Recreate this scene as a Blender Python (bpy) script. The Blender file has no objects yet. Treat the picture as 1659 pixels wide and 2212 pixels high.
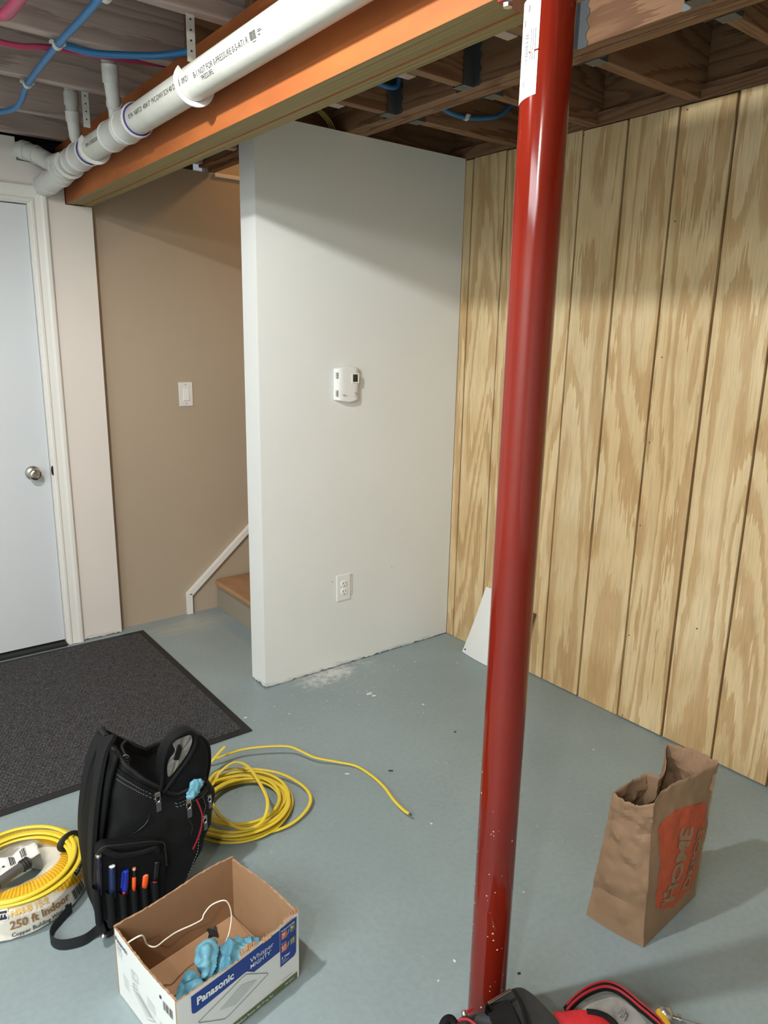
import bpy, bmesh, math, random
from mathutils import Vector, Matrix, noise
R_ = random.Random(7)
D = bpy.data; SC = bpy.context.scene; COL = SC.collection
PI = math.pi

# ---------------------------------------------------------------- camera, light, exposure
cam = D.cameras.new('camera'); cam.sensor_fit = 'HORIZONTAL'; cam.sensor_width = 36; cam.lens = 33.9595
cam.clip_start = .02
co = D.objects.new('camera', cam); COL.objects.link(co)
rot = Matrix([[0.7935505,0.1284103,-0.5948012],[-0.6082098,0.1977939,-0.7687382],[0.0189341,0.9717965,0.2350599]])
co.matrix_world = Matrix.Translation((0, 0, 1.5)) @ rot.to_4x4()
SC.camera = co
SC.view_settings.view_transform = 'Standard'; SC.view_settings.look = 'None'
SC.view_settings.gamma = 1; SC.view_settings.use_curve_mapping = False
SC.view_settings.exposure = 0.0
w = D.worlds.new('world'); SC.world = w; w.use_nodes = True
w.node_tree.nodes['Background'].inputs[0].default_value = (.80, .90, 1, 1)
w.node_tree.nodes['Background'].inputs[1].default_value = .32
def lamp(name, loc, watts, color, r=.04):
    l = D.lights.new(name, 'POINT'); l.energy = watts; l.color = color; l.shadow_soft_size = r
    o = D.objects.new(name, l); o.location = loc; COL.objects.link(o); return o
lamp('ceiling_bulb', (-.10, 1.35, 2.325), 122, (.97, .985, .97), .035)
lamp('ceiling_bulb_behind', (-.85, -.35, 2.27), 60, (.98, .985, .96), .05)
lamp('stair_light', (2.75, 3.15, 3.1), 36, (1, .62, .30), .08)
def area(name, loc, rotz, rotx, sx, sy, watts, color):
    l = D.lights.new(name, 'AREA'); l.shape = 'RECTANGLE'; l.size = sx; l.size_y = sy; l.energy = watts; l.color = color
    o = D.objects.new(name, l); o.location = loc; o.rotation_euler = (rotx, 0, rotz); COL.objects.link(o)
area('fill_light', (-1.9, -.1, 2.27), 0, 0, 1.4, 2.2, 122, (.92, .97, 1))  # broad soft fill added to brighten the room, not a real fixture

# ---------------------------------------------------------------- helpers
def lin(c):
    return tuple(((v/255)/12.92 if v/255 <= .04045 else ((v/255+.055)/1.055)**2.4) for v in c) + (1,)
def mat(name, rgb, rough=.6, metal=0, coat=0, spec=.5, bump=0, bscale=200, vary=0, vscale=6, trans=0, stretch=(1,1,1), rgb2=None, sheen=0, alpha=1):
    m = D.materials.new(name); m.use_nodes = True; nt = m.node_tree; b = nt.nodes['Principled BSDF']
    b.inputs['Base Color'].default_value = lin(rgb); b.inputs['Roughness'].default_value = rough
    b.inputs['Metallic'].default_value = metal; b.inputs['Coat Weight'].default_value = coat
    b.inputs['Specular IOR Level'].default_value = spec; b.inputs['Transmission Weight'].default_value = trans
    b.inputs['Sheen Weight'].default_value = sheen; b.inputs['Alpha'].default_value = alpha
    tc = nt.nodes.new('ShaderNodeTexCoord'); mp = nt.nodes.new('ShaderNodeMapping'); mp.inputs['Scale'].default_value = stretch
    nt.links.new(tc.outputs['Object'], mp.inputs[0])
    if vary or rgb2:
        n = nt.nodes.new('ShaderNodeTexNoise'); n.inputs['Scale'].default_value = vscale; n.inputs['Detail'].default_value = 5
        nt.links.new(mp.outputs[0], n.inputs['Vector'])
        r = nt.nodes.new('ShaderNodeValToRGB'); c = lin(rgb)
        r.color_ramp.elements[0].position = .35; r.color_ramp.elements[1].position = .65
        r.color_ramp.elements[0].color = lin(rgb2) if rgb2 else tuple(v*(1-vary) for v in c[:3])+(1,)
        r.color_ramp.elements[1].color = c
        nt.links.new(n.outputs[0], r.inputs[0]); nt.links.new(r.outputs[0], b.inputs['Base Color'])
    if bump:
        n = nt.nodes.new('ShaderNodeTexNoise'); n.inputs['Scale'].default_value = bscale; n.inputs['Detail'].default_value = 3
        nt.links.new(mp.outputs[0], n.inputs['Vector'])
        bp = nt.nodes.new('ShaderNodeBump'); bp.inputs['Strength'].default_value = bump; bp.inputs['Distance'].default_value = .002
        nt.links.new(n.outputs[0], bp.inputs['Height']); nt.links.new(bp.outputs[0], b.inputs['Normal'])
    return m
def wood(name, c1, c2, axis, freq=14, rough=.65, contrast=1, sharp=False, seed=0, blotch=None):
    """contour-line grain along an axis, pale early wood with darker late-wood bands"""
    m = D.materials.new(name); m.use_nodes = True; nt = m.node_tree; b = nt.nodes['Principled BSDF']; b.inputs['Roughness'].default_value = rough
    L = nt.links.new
    tc = nt.nodes.new('ShaderNodeTexCoord'); mp = nt.nodes.new('ShaderNodeMapping')
    s = [1, 1, 1]; s[axis] = .12; mp.inputs['Scale'].default_value = s; mp.inputs['Location'].default_value = (seed, seed*2.3, seed*.7)
    L(tc.outputs['Object'], mp.inputs[0])
    n = nt.nodes.new('ShaderNodeTexNoise'); n.inputs['Scale'].default_value = 5.5; n.inputs['Detail'].default_value = 1.5; n.inputs['Distortion'].default_value = .3
    L(mp.outputs[0], n.inputs['Vector'])
    mu = nt.nodes.new('ShaderNodeMath'); mu.operation = 'MULTIPLY'; mu.inputs[1].default_value = freq; L(n.outputs[0], mu.inputs[0])
    # fine ragged fibre added to the phase so bands get torn edges
    m2 = nt.nodes.new('ShaderNodeMapping'); s2 = [1, 1, 1]; s2[axis] = .06; m2.inputs['Scale'].default_value = s2; L(tc.outputs['Object'], m2.inputs[0])
    f = nt.nodes.new('ShaderNodeTexNoise'); f.inputs['Scale'].default_value = 150; f.inputs['Detail'].default_value = 4; L(m2.outputs[0], f.inputs['Vector'])
    fm = nt.nodes.new('ShaderNodeMath'); fm.operation = 'MULTIPLY'; fm.inputs[1].default_value = .8; L(f.outputs[0], fm.inputs[0])
    ad = nt.nodes.new('ShaderNodeMath'); ad.operation = 'ADD'; L(mu.outputs[0], ad.inputs[0]); L(fm.outputs[0], ad.inputs[1])
    fr = nt.nodes.new('ShaderNodeMath'); fr.operation = 'FRACT'; L(ad.outputs[0], fr.inputs[0])
    r = nt.nodes.new('ShaderNodeValToRGB'); e = r.color_ramp.elements
    a, c = lin(c1), lin(c2); mid = tuple(a[i]*(1-contrast)+c[i]*contrast for i in range(3))+(1,)
    e[0].position = 0; e[0].color = a; e[1].position = 1; e[1].color = mid
    q = e.new(.55 if sharp else .5); q.color = tuple(a[i]*.9+mid[i]*.1 for i in range(3))+(1,)
    q = e.new(.62 if sharp else .8); q.color = mid
    q = e.new(.97); q.color = mid; e[-1].color = a
    L(fr.outputs[0], r.inputs[0])
    mx = nt.nodes.new('ShaderNodeMix'); mx.data_type = 'RGBA'; mx.blend_type = 'MULTIPLY'; mx.inputs[0].default_value = .5
    r3 = nt.nodes.new('ShaderNodeValToRGB'); r3.color_ramp.elements[0].position = .3; r3.color_ramp.elements[0].color = (.62, .62, .62, 1); r3.color_ramp.elements[1].position = .6
    L(f.outputs[0], r3.inputs[0]); L(r.outputs[0], mx.inputs[6]); L(r3.outputs[0], mx.inputs[7])
    out = mx.outputs[2]
    if blotch:
        bn = nt.nodes.new('ShaderNodeTexNoise'); bn.inputs['Scale'].default_value = 3; L(tc.outputs['Object'], bn.inputs['Vector'])
        br = nt.nodes.new('ShaderNodeValToRGB'); br.color_ramp.elements[0].position = .35; br.color_ramp.elements[1].position = .7
        br.color_ramp.elements[0].color = lin(blotch); br.color_ramp.elements[1].color = (1, 1, 1, 1); L(bn.outputs[0], br.inputs[0])
        m3 = nt.nodes.new('ShaderNodeMix'); m3.data_type = 'RGBA'; m3.blend_type = 'MULTIPLY'; m3.inputs[0].default_value = 1
        L(out, m3.inputs[6]); L(br.outputs[0], m3.inputs[7]); out = m3.outputs[2]
    L(out, b.inputs['Base Color'])
    bp = nt.nodes.new('ShaderNodeBump'); bp.inputs['Strength'].default_value = .25; bp.inputs['Distance'].default_value = .001
    L(f.outputs[0], bp.inputs['Height']); L(bp.outputs[0], b.inputs['Normal'])
    return m

class N:  # tiny node-graph helper for the few bespoke materials
    def __init__(s, name, rough=.5):
        s.m = D.materials.new(name); s.m.use_nodes = True; s.nt = s.m.node_tree; s.b = s.nt.nodes['Principled BSDF']; s.b.inputs['Roughness'].default_value = rough
        s.tc = s.nt.nodes.new('ShaderNodeTexCoord')
    def L(s, a, b): s.nt.links.new(a, b)
    def noise(s, scale, detail=3, stretch=None, src=None):
        n = s.nt.nodes.new('ShaderNodeTexNoise'); n.inputs['Scale'].default_value = scale; n.inputs['Detail'].default_value = detail
        v = src or s.tc.outputs['Object']
        if stretch: mp = s.nt.nodes.new('ShaderNodeMapping'); mp.inputs['Scale'].default_value = stretch; s.L(v, mp.inputs[0]); v = mp.outputs[0]
        s.L(v, n.inputs['Vector']); return n.outputs[0]
    def ramp(s, v, p0, c0, p1, c1):
        r = s.nt.nodes.new('ShaderNodeValToRGB'); e = r.color_ramp.elements; e[0].position = p0; e[0].color = c0; e[1].position = p1; e[1].color = c1
        s.L(v, r.inputs[0]); return r.outputs[0]
    def mix(s, f, a, b, blend='MIX'):
        x = s.nt.nodes.new('ShaderNodeMix'); x.data_type = 'RGBA'; x.blend_type = blend
        for v, i in ((f, 0), (a, 6), (b, 7)):
            if hasattr(v, 'links'): s.L(v, x.inputs[i])
            else: x.inputs[i].default_value = v
        return x.outputs[2]
    def math(s, op, a, b=None):
        x = s.nt.nodes.new('ShaderNodeMath'); x.operation = op
        for v, i in ((a, 0), (b, 1)):
            if v is None: continue
            if hasattr(v, 'links'): s.L(v, x.inputs[i])
            else: x.inputs[i].default_value = v
        return x.outputs[0]
    def dist(s, p, sc):
        mp = s.nt.nodes.new('ShaderNodeMapping'); mp.vector_type = 'POINT'; mp.inputs['Location'].default_value = tuple(-p[i]*sc[i] for i in range(3)); mp.inputs['Scale'].default_value = sc
        s.L(s.tc.outputs['Object'], mp.inputs[0]); v = s.nt.nodes.new('ShaderNodeVectorMath'); v.operation = 'LENGTH'; s.L(mp.outputs[0], v.inputs[0]); return v.outputs['Value']
    def bump(s, h, strength=.3, dist=.002):
        bp = s.nt.nodes.new('ShaderNodeBump'); bp.inputs['Strength'].default_value = strength; bp.inputs['Distance'].default_value = dist
        s.L(h, bp.inputs['Height']); s.L(bp.outputs[0], s.b.inputs['Normal'])
    def color(s, v): s.L(v, s.b.inputs['Base Color'])

def link(name, bm, m, parent=None, smooth=False, bevel=0, seg=2, kind=None):
    """bmesh in world coordinates -> object; origin goes to the parent's location (or stays at 0)"""
    off = Vector(parent.matrix_world.translation) if parent else Vector((0, 0, 0))
    if parent and parent.parent: pass
    for v in bm.verts: v.co -= off
    me = D.meshes.new(name); bm.to_mesh(me); bm.free()
    for x in (m if isinstance(m, (list, tuple)) else [m]): me.materials.append(x)
    if smooth:
        me.polygons.foreach_set('use_smooth', [True]*len(me.polygons))
        try: me.set_sharp_from_angle(angle=math.radians(smooth if smooth is not True else 40))
        except Exception: pass
    o = D.objects.new(name, me); COL.objects.link(o)
    if parent:
        o.parent = parent
        o.matrix_world = Matrix.Translation(off); o.matrix_basis = Matrix.Identity(4); o.matrix_parent_inverse = Matrix.Identity(4)
        WT[o.name] = off
    if bevel:
        md = o.modifiers.new('bevel', 'BEVEL'); md.width = bevel; md.segments = seg; md.limit_method = 'ANGLE'; md.angle_limit = math.radians(35); md.harden_normals = False
    if kind: o['kind'] = kind
    return o
WT = {}
class _P: pass
def thing(name, label, cat, loc, group=None):
    o = D.objects.new(name, None); o.empty_display_size = .05; o.location = loc; COL.objects.link(o)
    o['label'] = label; o['category'] = cat
    if group: o['group'] = group
    o.matrix_world = Matrix.Translation(loc)
    return o
def tag(o, label, cat, group=None, base=None):
    o['label'] = label; o['category'] = cat
    if group: o['group'] = group
    if base:
        b = Vector(base)
        for v in o.data.vertices: v.co -= b
        o.location = b
    return o
def struct(name, bm, m, **k):
    o = link(name, bm, m, **k); o['kind'] = 'structure'; return o

def B(): return bmesh.new()
def box(bm, x0, x1, y0, y1, z0, z1, mi=0):
    v = [bm.verts.new(p) for p in ((x0,y0,z0),(x1,y0,z0),(x1,y1,z0),(x0,y1,z0),(x0,y0,z1),(x1,y0,z1),(x1,y1,z1),(x0,y1,z1))]
    for f in ((0,3,2,1),(4,5,6,7),(0,1,5,4),(1,2,6,5),(2,3,7,6),(3,0,4,7)):
        fc = bm.faces.new([v[i] for i in f]); fc.material_index = mi
    return bm
def obox(bm, c, ux, uy, uz, hx, hy, hz):
    c, ux, uy, uz = Vector(c), Vector(ux).normalized(), Vector(uy).normalized(), Vector(uz).normalized()
    v = [bm.verts.new(c+ux*hx*a+uy*hy*b+uz*hz*d) for d in (-1,1) for a, b in ((-1,-1),(1,-1),(1,1),(-1,1))]
    for f in ((0,3,2,1),(4,5,6,7),(0,1,5,4),(1,2,6,5),(2,3,7,6),(3,0,4,7)): bm.faces.new([v[i] for i in f])
    bmesh.ops.recalc_face_normals(bm, faces=bm.faces); return bm
def extr(bm, pts, vec):
    """closed prism from an outline and an extrusion vector"""
    a = [bm.verts.new(p) for p in pts]; b = [bm.verts.new(Vector(p)+Vector(vec)) for p in pts]; n = len(pts)
    bm.faces.new(a); bm.faces.new(list(reversed(b)))
    for i in range(n): bm.faces.new((a[i], b[i], b[(i+1) % n], a[(i+1) % n]))
    bmesh.ops.recalc_face_normals(bm, faces=bm.faces); return bm
def spline(pts, n=8, closed=False):
    P = [Vector(p) for p in pts]; out = []; m = len(P)
    rng = range(m if closed else m-1)
    for i in rng:
        p0 = P[(i-1) % m] if closed or i > 0 else P[0]*2-P[1]
        p1, p2 = P[i], P[(i+1) % m]
        p3 = P[(i+2) % m] if closed or i+2 < m else P[-1]*2-P[-2]
        for k in range(n):
            t = k/n; out.append(.5*((2*p1)+(p2-p0)*t+(2*p0-5*p1+4*p2-p3)*t*t+(3*p1-p0-3*p2+p3)*t**3))
    if not closed: out.append(P[-1])
    return out
def tube(bm, pts, r, n=12, r2=None, up=(0,0,1), closed=False, cap=True, radii=None):
    P = [Vector(p) for p in pts]; m = len(P); rings = []; up = Vector(up); side = None
    for i, p in enumerate(P):
        a = P[(i-1) % m] if closed or i else P[0]; b = P[(i+1) % m] if closed or i < m-1 else P[-1]
        t = (b-a); t = t.normalized() if t.length > 1e-9 else Vector((1,0,0))
        s = t.cross(up)
        if s.length < .15: s = side-t*side.dot(t) if side is not None else t.orthogonal()
        s.normalize(); side = s; u = s.cross(t).normalized()
        ra = radii[i] if radii else r; rb = (r2 if r2 is not None else ra)
        rings.append([bm.verts.new(p+s*ra*math.cos(q)+u*rb*math.sin(q)) for q in (2*PI*k/n for k in range(n))])
    for i in range(m if closed else m-1):
        A, Bq = rings[i], rings[(i+1) % m]
        for k in range(n): bm.faces.new((A[k], A[(k+1) % n], Bq[(k+1) % n], Bq[k]))
    if cap and not closed: bm.faces.new(list(reversed(rings[0]))); bm.faces.new(rings[-1])
    bmesh.ops.recalc_face_normals(bm, faces=bm.faces)
    return bm
def lathe(bm, prof, c, axis=(0,0,1), n=32, cap=True):
    """prof: (radius, distance along axis)"""
    c = Vector(c); ax = Vector(axis).normalized(); u = ax.orthogonal().normalized(); v = ax.cross(u); rings = []
    for r, h in prof:
        rings.append([bm.verts.new(c+ax*h+(u*math.cos(q)+v*math.sin(q))*max(r, 1e-5)) for q in (2*PI*k/n for k in range(n))])
    for A, Bq in zip(rings, rings[1:]):
        for k in range(n): bm.faces.new((A[k], A[(k+1) % n], Bq[(k+1) % n], Bq[k]))
    if cap: bm.faces.new(list(reversed(rings[0]))); bm.faces.new(rings[-1])
    bmesh.ops.recalc_face_normals(bm, faces=bm.faces); return bm
def sheet(bm, f, nu, nv, mi=0):
    g = [[bm.verts.new(f(i/nu, j/nv)) for i in range(nu+1)] for j in range(nv+1)]
    for j in range(nv):
        for i in range(nu):
            q = bm.faces.new((g[j][i], g[j][i+1], g[j+1][i+1], g[j+1][i])); q.material_index = mi
    return g
def ribbon(bm, pts, width, th, side=None):
    """flat strap: pts centre line, side vector(s)"""
    P = [Vector(p) for p in pts]; m = len(P); rings = []
    for i, p in enumerate(P):
        t = (P[min(i+1, m-1)]-P[max(i-1, 0)]).normalized()
        s = Vector(side[i] if isinstance(side, list) else side); s = (s-t*s.dot(t)).normalized(); u = s.cross(t)
        w_ = width[i] if isinstance(width, list) else width
        rings.append([bm.verts.new(p+s*w_/2*a+u*th/2*b) for a, b in ((-1,-1),(1,-1),(1,1),(-1,1))])
    for A, Bq in zip(rings, rings[1:]):
        for k in range(4): bm.faces.new((A[k], A[(k+1) % 4], Bq[(k+1) % 4], Bq[k]))
    bm.faces.new(list(reversed(rings[0]))); bm.faces.new(rings[-1]); bmesh.ops.recalc_face_normals(bm, faces=bm.faces); return bm
def tri_clean(bm): bmesh.ops.remove_doubles(bm, verts=bm.verts, dist=1e-5)

def text_bm(body, size, bold=0, spacing=1, align='LEFT', grid=0):
    """flat mesh of lettering in the xy plane, optionally cut by a grid so that it can follow a curved face"""
    cu = D.curves.new('t', 'FONT'); cu.body = body; cu.size = size; cu.offset = bold; cu.space_character = spacing; cu.align_x = align; cu.resolution_u = 2
    ob = D.objects.new('t', cu); COL.objects.link(ob)
    dg = bpy.context.evaluated_depsgraph_get(); dg.update()
    me = D.meshes.new_from_object(ob.evaluated_get(dg)); bm = B(); bm.from_mesh(me)
    D.objects.remove(ob); D.curves.remove(cu); D.meshes.remove(me)
    if grid: cut_grid(bm, grid)
    return bm
def cut_grid(bm, grid):
    if not bm.verts: return
    for ax in (0, 1):
        lo = min(v.co[ax] for v in bm.verts); hi = max(v.co[ax] for v in bm.verts); k = math.ceil(lo/grid)*grid
        while k < hi:
            p = [0, 0, 0]; n = [0, 0, 0]; p[ax] = k; n[ax] = 1
            bmesh.ops.bisect_plane(bm, geom=bm.verts[:]+bm.edges[:]+bm.faces[:], plane_co=p, plane_no=n); k += grid
def mapped(bm, f):
    for v in bm.verts: v.co = f(v.co.x, v.co.y)
    return bm
def frame(o, ex, ey, lift=.0006):
    """(x,y) -> point on the plane through o spanned by ex, ey"""
    o, ex, ey = Vector(o), Vector(ex).normalized(), Vector(ey).normalized(); n = ex.cross(ey).normalized()
    return lambda x, y: o+ex*x+ey*y+n*lift
def poly(bm, pts): bm.faces.new([bm.verts.new((p[0], p[1], 0)) for p in pts]); return bm
def rect(bm, x0, y0, x1, y1): return poly(bm, ((x0,y0),(x1,y0),(x1,y1),(x0,y1)))
def stroke(bm, pts, wd, closed=False):
    P = [Vector((p[0], p[1])) for p in pts]; n = len(P)
    for i in range(n if closed else n-1):
        a, b = P[i], P[(i+1) % n]; d = (b-a)
        if d.length < 1e-6: continue
        s = Vector((-d.y, d.x)).normalized()*wd/2; e = d.normalized()*wd*.4
        poly(bm, (a-s-e, b-s+e, b+s+e, a+s-e))
    return bm

# ---------------------------------------------------------------- materials of the room
def floor_mat():
    k = N('painted_concrete', .42); a = k.noise(2.2, 6); b = k.noise(60, 4)
    c = k.ramp(a, .3, lin((136,151,153)), .7, lin((147,163,165)))
    c = k.mix(.25, c, k.ramp(b, .35, (.75,.75,.75,1), .6, (1,1,1,1)), 'MULTIPLY')
    # plaster dust trodden around the foot of the white wall end, and dusty boards of the stair corner
    d = k.dist((1.70, 2.55, 0), (2.5, 5.2, 0)); n = k.noise(38, 6); n2 = k.noise(7, 3)
    f = k.math('SUBTRACT', 1.0, d); f = k.math('MULTIPLY', f, k.math('MULTIPLY', n, n2)); 
    msk = k.ramp(f, .12, (0,0,0,1), .26, (.8,.8,.8,1)); c = k.mix(msk, c, lin((214,214,208)))
    d = k.dist((1.42, 3.45, 0), (2.2, 5, 0)); f = k.math('MULTIPLY', k.math('SUBTRACT', 1.0, d), k.noise(9, 5, (1, 3, 1)))
    msk = k.ramp(f, .18, (0,0,0,1), .42, (.55,.55,.55,1)); c = k.mix(msk, c, lin((176,176,168)))
    n3 = k.noise(23, 8); msk = k.ramp(n3, .73, (0,0,0,1), .76, (.4,.4,.4,1)); c = k.mix(msk, c, lin((190,192,188)))
    k.color(c); k.L(k.ramp(a, .2, (.36,.36,.36,1), .8, (.5,.5,.5,1)), k.b.inputs['Roughness']); k.bump(b, .08, .001)
    return k.m
def wall_mat(name, rgb, z_dirt=True, stain=(150,150,142)):
    k = N(name, .62); a = k.noise(1.6, 4); c = k.ramp(a, .3, tuple(v*.95 for v in lin(rgb)[:3])+(1,), .7, lin(rgb))
    if z_dirt:
        sx = k.nt.nodes.new('ShaderNodeSeparateXYZ'); k.L(k.tc.outputs['Object'], sx.inputs[0])
        h = k.ramp(sx.outputs['Z'], 0, (1,1,1,1), .06, (0,0,0,1)); n = k.noise(14, 6, (1,1,2)); f = k.math('MULTIPLY', h, n)
        c = k.mix(k.ramp(f, .35, (0,0,0,1), .6, (.6,.6,.6,1)), c, lin(stain))
        n2 = k.noise(27, 2); c = k.mix(k.ramp(n2, .77, (0,0,0,1), .785, (.45,.45,.45,1)), c, lin((140,140,132)))
    k.color(c); k.bump(k.noise(320, 2), .12, .001); return k.m
M_floor = floor_mat()
M_white = wall_mat('white_wall_paint', (231,233,229))
M_pier = wall_mat('warm_white_paint', (226,219,210))
M_beige = wall_mat('beige_wall_paint', (176,160,138), False)
M_trimw = mat('white_gloss_trim', (226,224,217), .35)
M_door = mat('door_paint', (208,213,216), .5)
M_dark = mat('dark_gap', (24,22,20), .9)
M_rubber = mat('black_rubber', (26,27,27), .6, bump=.3, bscale=400)
M_ply = wood('plywood_siding', (230,206,162), (207,175,128), 2, freq=8, contrast=1, sharp=True, blotch=(238,230,216))
M_plyb = mat('plywood_groove', (126,92,52), .8, vary=.3, vscale=30)
M_joistX = wood('joist_fir_along_x', (142,106,76), (116,80,54), 0, freq=16, seed=3)
M_joistY = wood('joist_fir_along_y', (142,106,76), (116,80,54), 1, freq=16, seed=5)
M_joistL = wood('joist_fir_grey', (196,176,166), (172,152,142), 0, freq=9, seed=9)
M_osb = mat('subfloor_board', (120,92,66), .8, rgb2=(92,70,52), vscale=25, bump=.3, bscale=60)
M_lvl = mat('lvl_orange_face', (168,94,38), .75, rgb2=(150,80,34), vscale=9, stretch=(1,.35,1), bump=.2, bscale=60)
def lvl_edge():
    k = N('lvl_laminated_edge', .7); n = k.noise(1, 5, (420, 1.2, 1)); c = k.ramp(n, .35, lin((112,94,58)), .65, lin((170,150,98)))
    k.color(c); k.bump(n, .3, .001); return k.m
M_lvle = lvl_edge()
M_galv = mat('galvanised_steel', (120,126,130), .45, .85, bump=.2, bscale=90)
M_steel = mat('bright_steel', (200,200,198), .28, 1)
M_nickel = mat('satin_nickel', (190,182,170), .25, 1)
M_pvc = mat('white_pvc', (202,203,194), .45, rgb2=(188,188,178), vscale=7)
M_pvcg = mat('white_pvc_fitting', (208,208,202), .35)
M_purple = mat('purple_primer', (58,46,120), .5)
M_ink = mat('black_print', (38,38,40), .7)
M_grayink = mat('grey_print', (120,122,124), .7)
M_blue = mat('blue_pex', (50,118,172), .4)
M_red = mat('red_pex', (176,62,96), .4)
M_clip = mat('white_plastic_clip', (206,204,198), .5)
M_plastic = mat('white_plastic', (232,232,228), .35)
M_lcd = mat('lcd_glass', (40,42,36), .2)

# ---------------------------------------------------------------- floor, walls
bm = B(); box(bm, -3, 4.6, -3, 3.75, -.12, 0); fl = struct('floor', bm, M_floor)
# ceiling: subfloor boards above joists, open over the stairs
bm = B(); box(bm, -3, 1.60, -3, 3.75, 2.521, 2.545); box(bm, 1.60, 2.62, -3, 2.74, 2.521, 2.545)
ceil = struct('ceiling', bm, M_osb)
JZ0, JZ1 = 2.285, 2.52
def ceil_part(name, bm, m, **k): return link(name, bm, m, parent=ceil, **k)
# left joists (lap over the beam, cut off just beyond it)
for y in (-2.16, -1.75, -1.34, -.93, -.52, -.11, .30, .71, 1.12, 1.52, 1.93, 2.32, 2.74, 3.15):
    bm = B(); d = R_.uniform(-.004, .004); box(bm, -3, (1.6+d*4) if y < 2.5 else 1.585, y, y+.038, JZ0+d*.5, JZ1)
    ceil_part('joist', bm, M_joistL, bevel=.002)
bm = B(); box(bm, -3, 1.58, 3.50, 3.54, JZ0, JZ1); ceil_part('joist', bm, M_joistL, bevel=.002)
# right joists: beam to doubled header, header to rim
RJ = [-2.20, -1.79, -1.38, -.97, -.56, -.15, .26, .67, 1.08, 1.475, 1.885, 2.28]
for y in RJ:
    bm = B(); box(bm, 1.00, 1.784, y, y+.038, JZ0, JZ1); ceil_part('joist', bm, M_joistX, bevel=.002)
    bm = B(); box(bm, 1.876, 2.455, y+R_.uniform(-.004,.008), y+.045, JZ0, JZ1); ceil_part('joist', bm, M_joistX, bevel=.002)
for i, x in enumerate((1.785, 1.831)):
    bm = B(); box(bm, x, x+.0445, -2.9, 2.735, JZ0-.002*i, JZ1); ceil_part('header', bm, M_joistY, bevel=.002)
bm = B(); box(bm, 1.60, 2.60, 2.70, 2.738, JZ0, JZ1); ceil_part('header', bm, M_joistX, bevel=.002)
# trimmers at the stair opening
bm = B(); box(bm, 1.60, 1.64, 2.74, 3.60, 2.285, JZ1); ceil_part('header', bm, M_joistY, bevel=.002)
bm = B(); box(bm, 1.648, 1.684, 2.74, 3.60, 2.272, 2.62); ceil_part('header', bm, M_joistY, bevel=.002)
bm = B(); box(bm, 2.456, 2.50, -2.9, 2.70, JZ0+.0, JZ1); ceil_part('rim_board', bm, M_joistY)
bm = B(); box(bm, 2.43, 2.456, -2.9, 2.70, JZ0-.004, JZ0+.045); ceil_part('nailer', bm, M_joistY, bevel=.002)
# joist hangers: seat below the joist and two toothed flanges on the header face
def hanger(y, side):
    s = -1 if side == 'L' else 1; xf = 1.785 if side == 'L' else 1.8765
    bm = B(); x0, x1 = sorted((xf+s*.001, xf+s*.045)); box(bm, x0, x1, y-.004, y+.044, JZ0-.0035, JZ0-.0015)
    for yy, dr in ((y-.004, -1), (y+.044, 1)):
        x0, x1 = sorted((xf+s*.001, xf+s*.045)); box(bm, x0, x1, min(yy, yy+dr*.0015), max(yy, yy+dr*.0015), JZ0-.0035, JZ0+.13)
        pts = []
        for k in range(13):
            z = JZ0-.003+k*.0115; wv = .030+.006*math.sin(k*1.9)
            pts.append((xf+s*.0008, yy+dr*wv, z))
        pts += [(xf+s*.0008, yy, JZ0+.14), (xf+s*.0008, yy, JZ0-.003)]
        extr(bm, pts, (s*.0016, 0, 0))
    ceil_part('joist_hanger', bm, M_galv)
for y in (.67, 1.08, 1.475, 1.885, 2.28): hanger(y, 'L'); hanger(y, 'R')

# door wall with the beam pocket and the notch over the drain elbow
def jag(x0, x1, n, a, seed):
    r = random.Random(seed); return [(x0+(x1-x0)*i/n, (r.uniform(0, a) if 0 < i < n else 0)) for i in range(n+1)]
wy0, wy1 = 3.555, 3.66
def wallpoly(pts, y0, y1):
    bm = B(); extr(bm, [(x, y0, z) for x, z in pts], (0, y1-y0, 0)); return bm
bmj = [(1.066-(1.066-.811)*i/26, (R_.uniform(.001, .010) if i not in (0, 26) else .002)) for i in range(27)]
bm = wallpoly([(.811, 2.035), (.811, .002)] + list(reversed(bmj))[1:] + [(1.066, 2.037), (.953, 2.037), (.953, 2.190), (.772, 2.190), (.772, 2.279), (-.2, 2.279), (-.2, 2.035)], wy0, wy1)
struct('wall_left', bm, M_pier, bevel=.0015)
bm = B(); box(bm, -3, -.2, wy0, wy1, 0, 2.279); struct('wall_left_far', bm, M_white)['kind'] = 'structure'
bm = B(); box(bm, -3, 1.069, 3.665, 3.73, 0, 2.56); box(bm, 1.069, 1.60, 3.665, 3.73, 2.274, 2.56); struct('dark_backing', bm, M_dark)  # near-black backing; stair-side box added to block light through the gap above
# beige stair wall
bm = B(); box(bm, 1.07, 4.6, 3.61, 3.75, 0, 2.272); struct('wall_back', bm, M_beige)
bm = B(); box(bm, 1.685, 4.6, 3.64, 3.75, 2.272, 4.4); struct('wall_upper_back', bm, M_beige)
bm = B(); box(bm, 1.685, 2.9, 3.600, 3.66, 2.256, 2.2745); struct('trim_2', bm, M_trimw, bevel=.002)
bm = B(); box(bm, 1.37, 4.6, 2.742, 2.80, 2.56, 4.4); box(bm, 4.5, 4.6, 2.8, 3.75, 0, 4.4); box(bm, 1.56, 1.598, 2.80, 3.75, 2.56, 4.4); box(bm, 1.56, 4.6, 2.74, 3.75, 4.4, 4.45); struct('wall_stairwell', bm, M_beige)
bm = B(); box(bm, 2.50, 4.5, 2.60, 2.70, 0, 2.56); struct('wall_stair_side', bm, M_beige)
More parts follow.
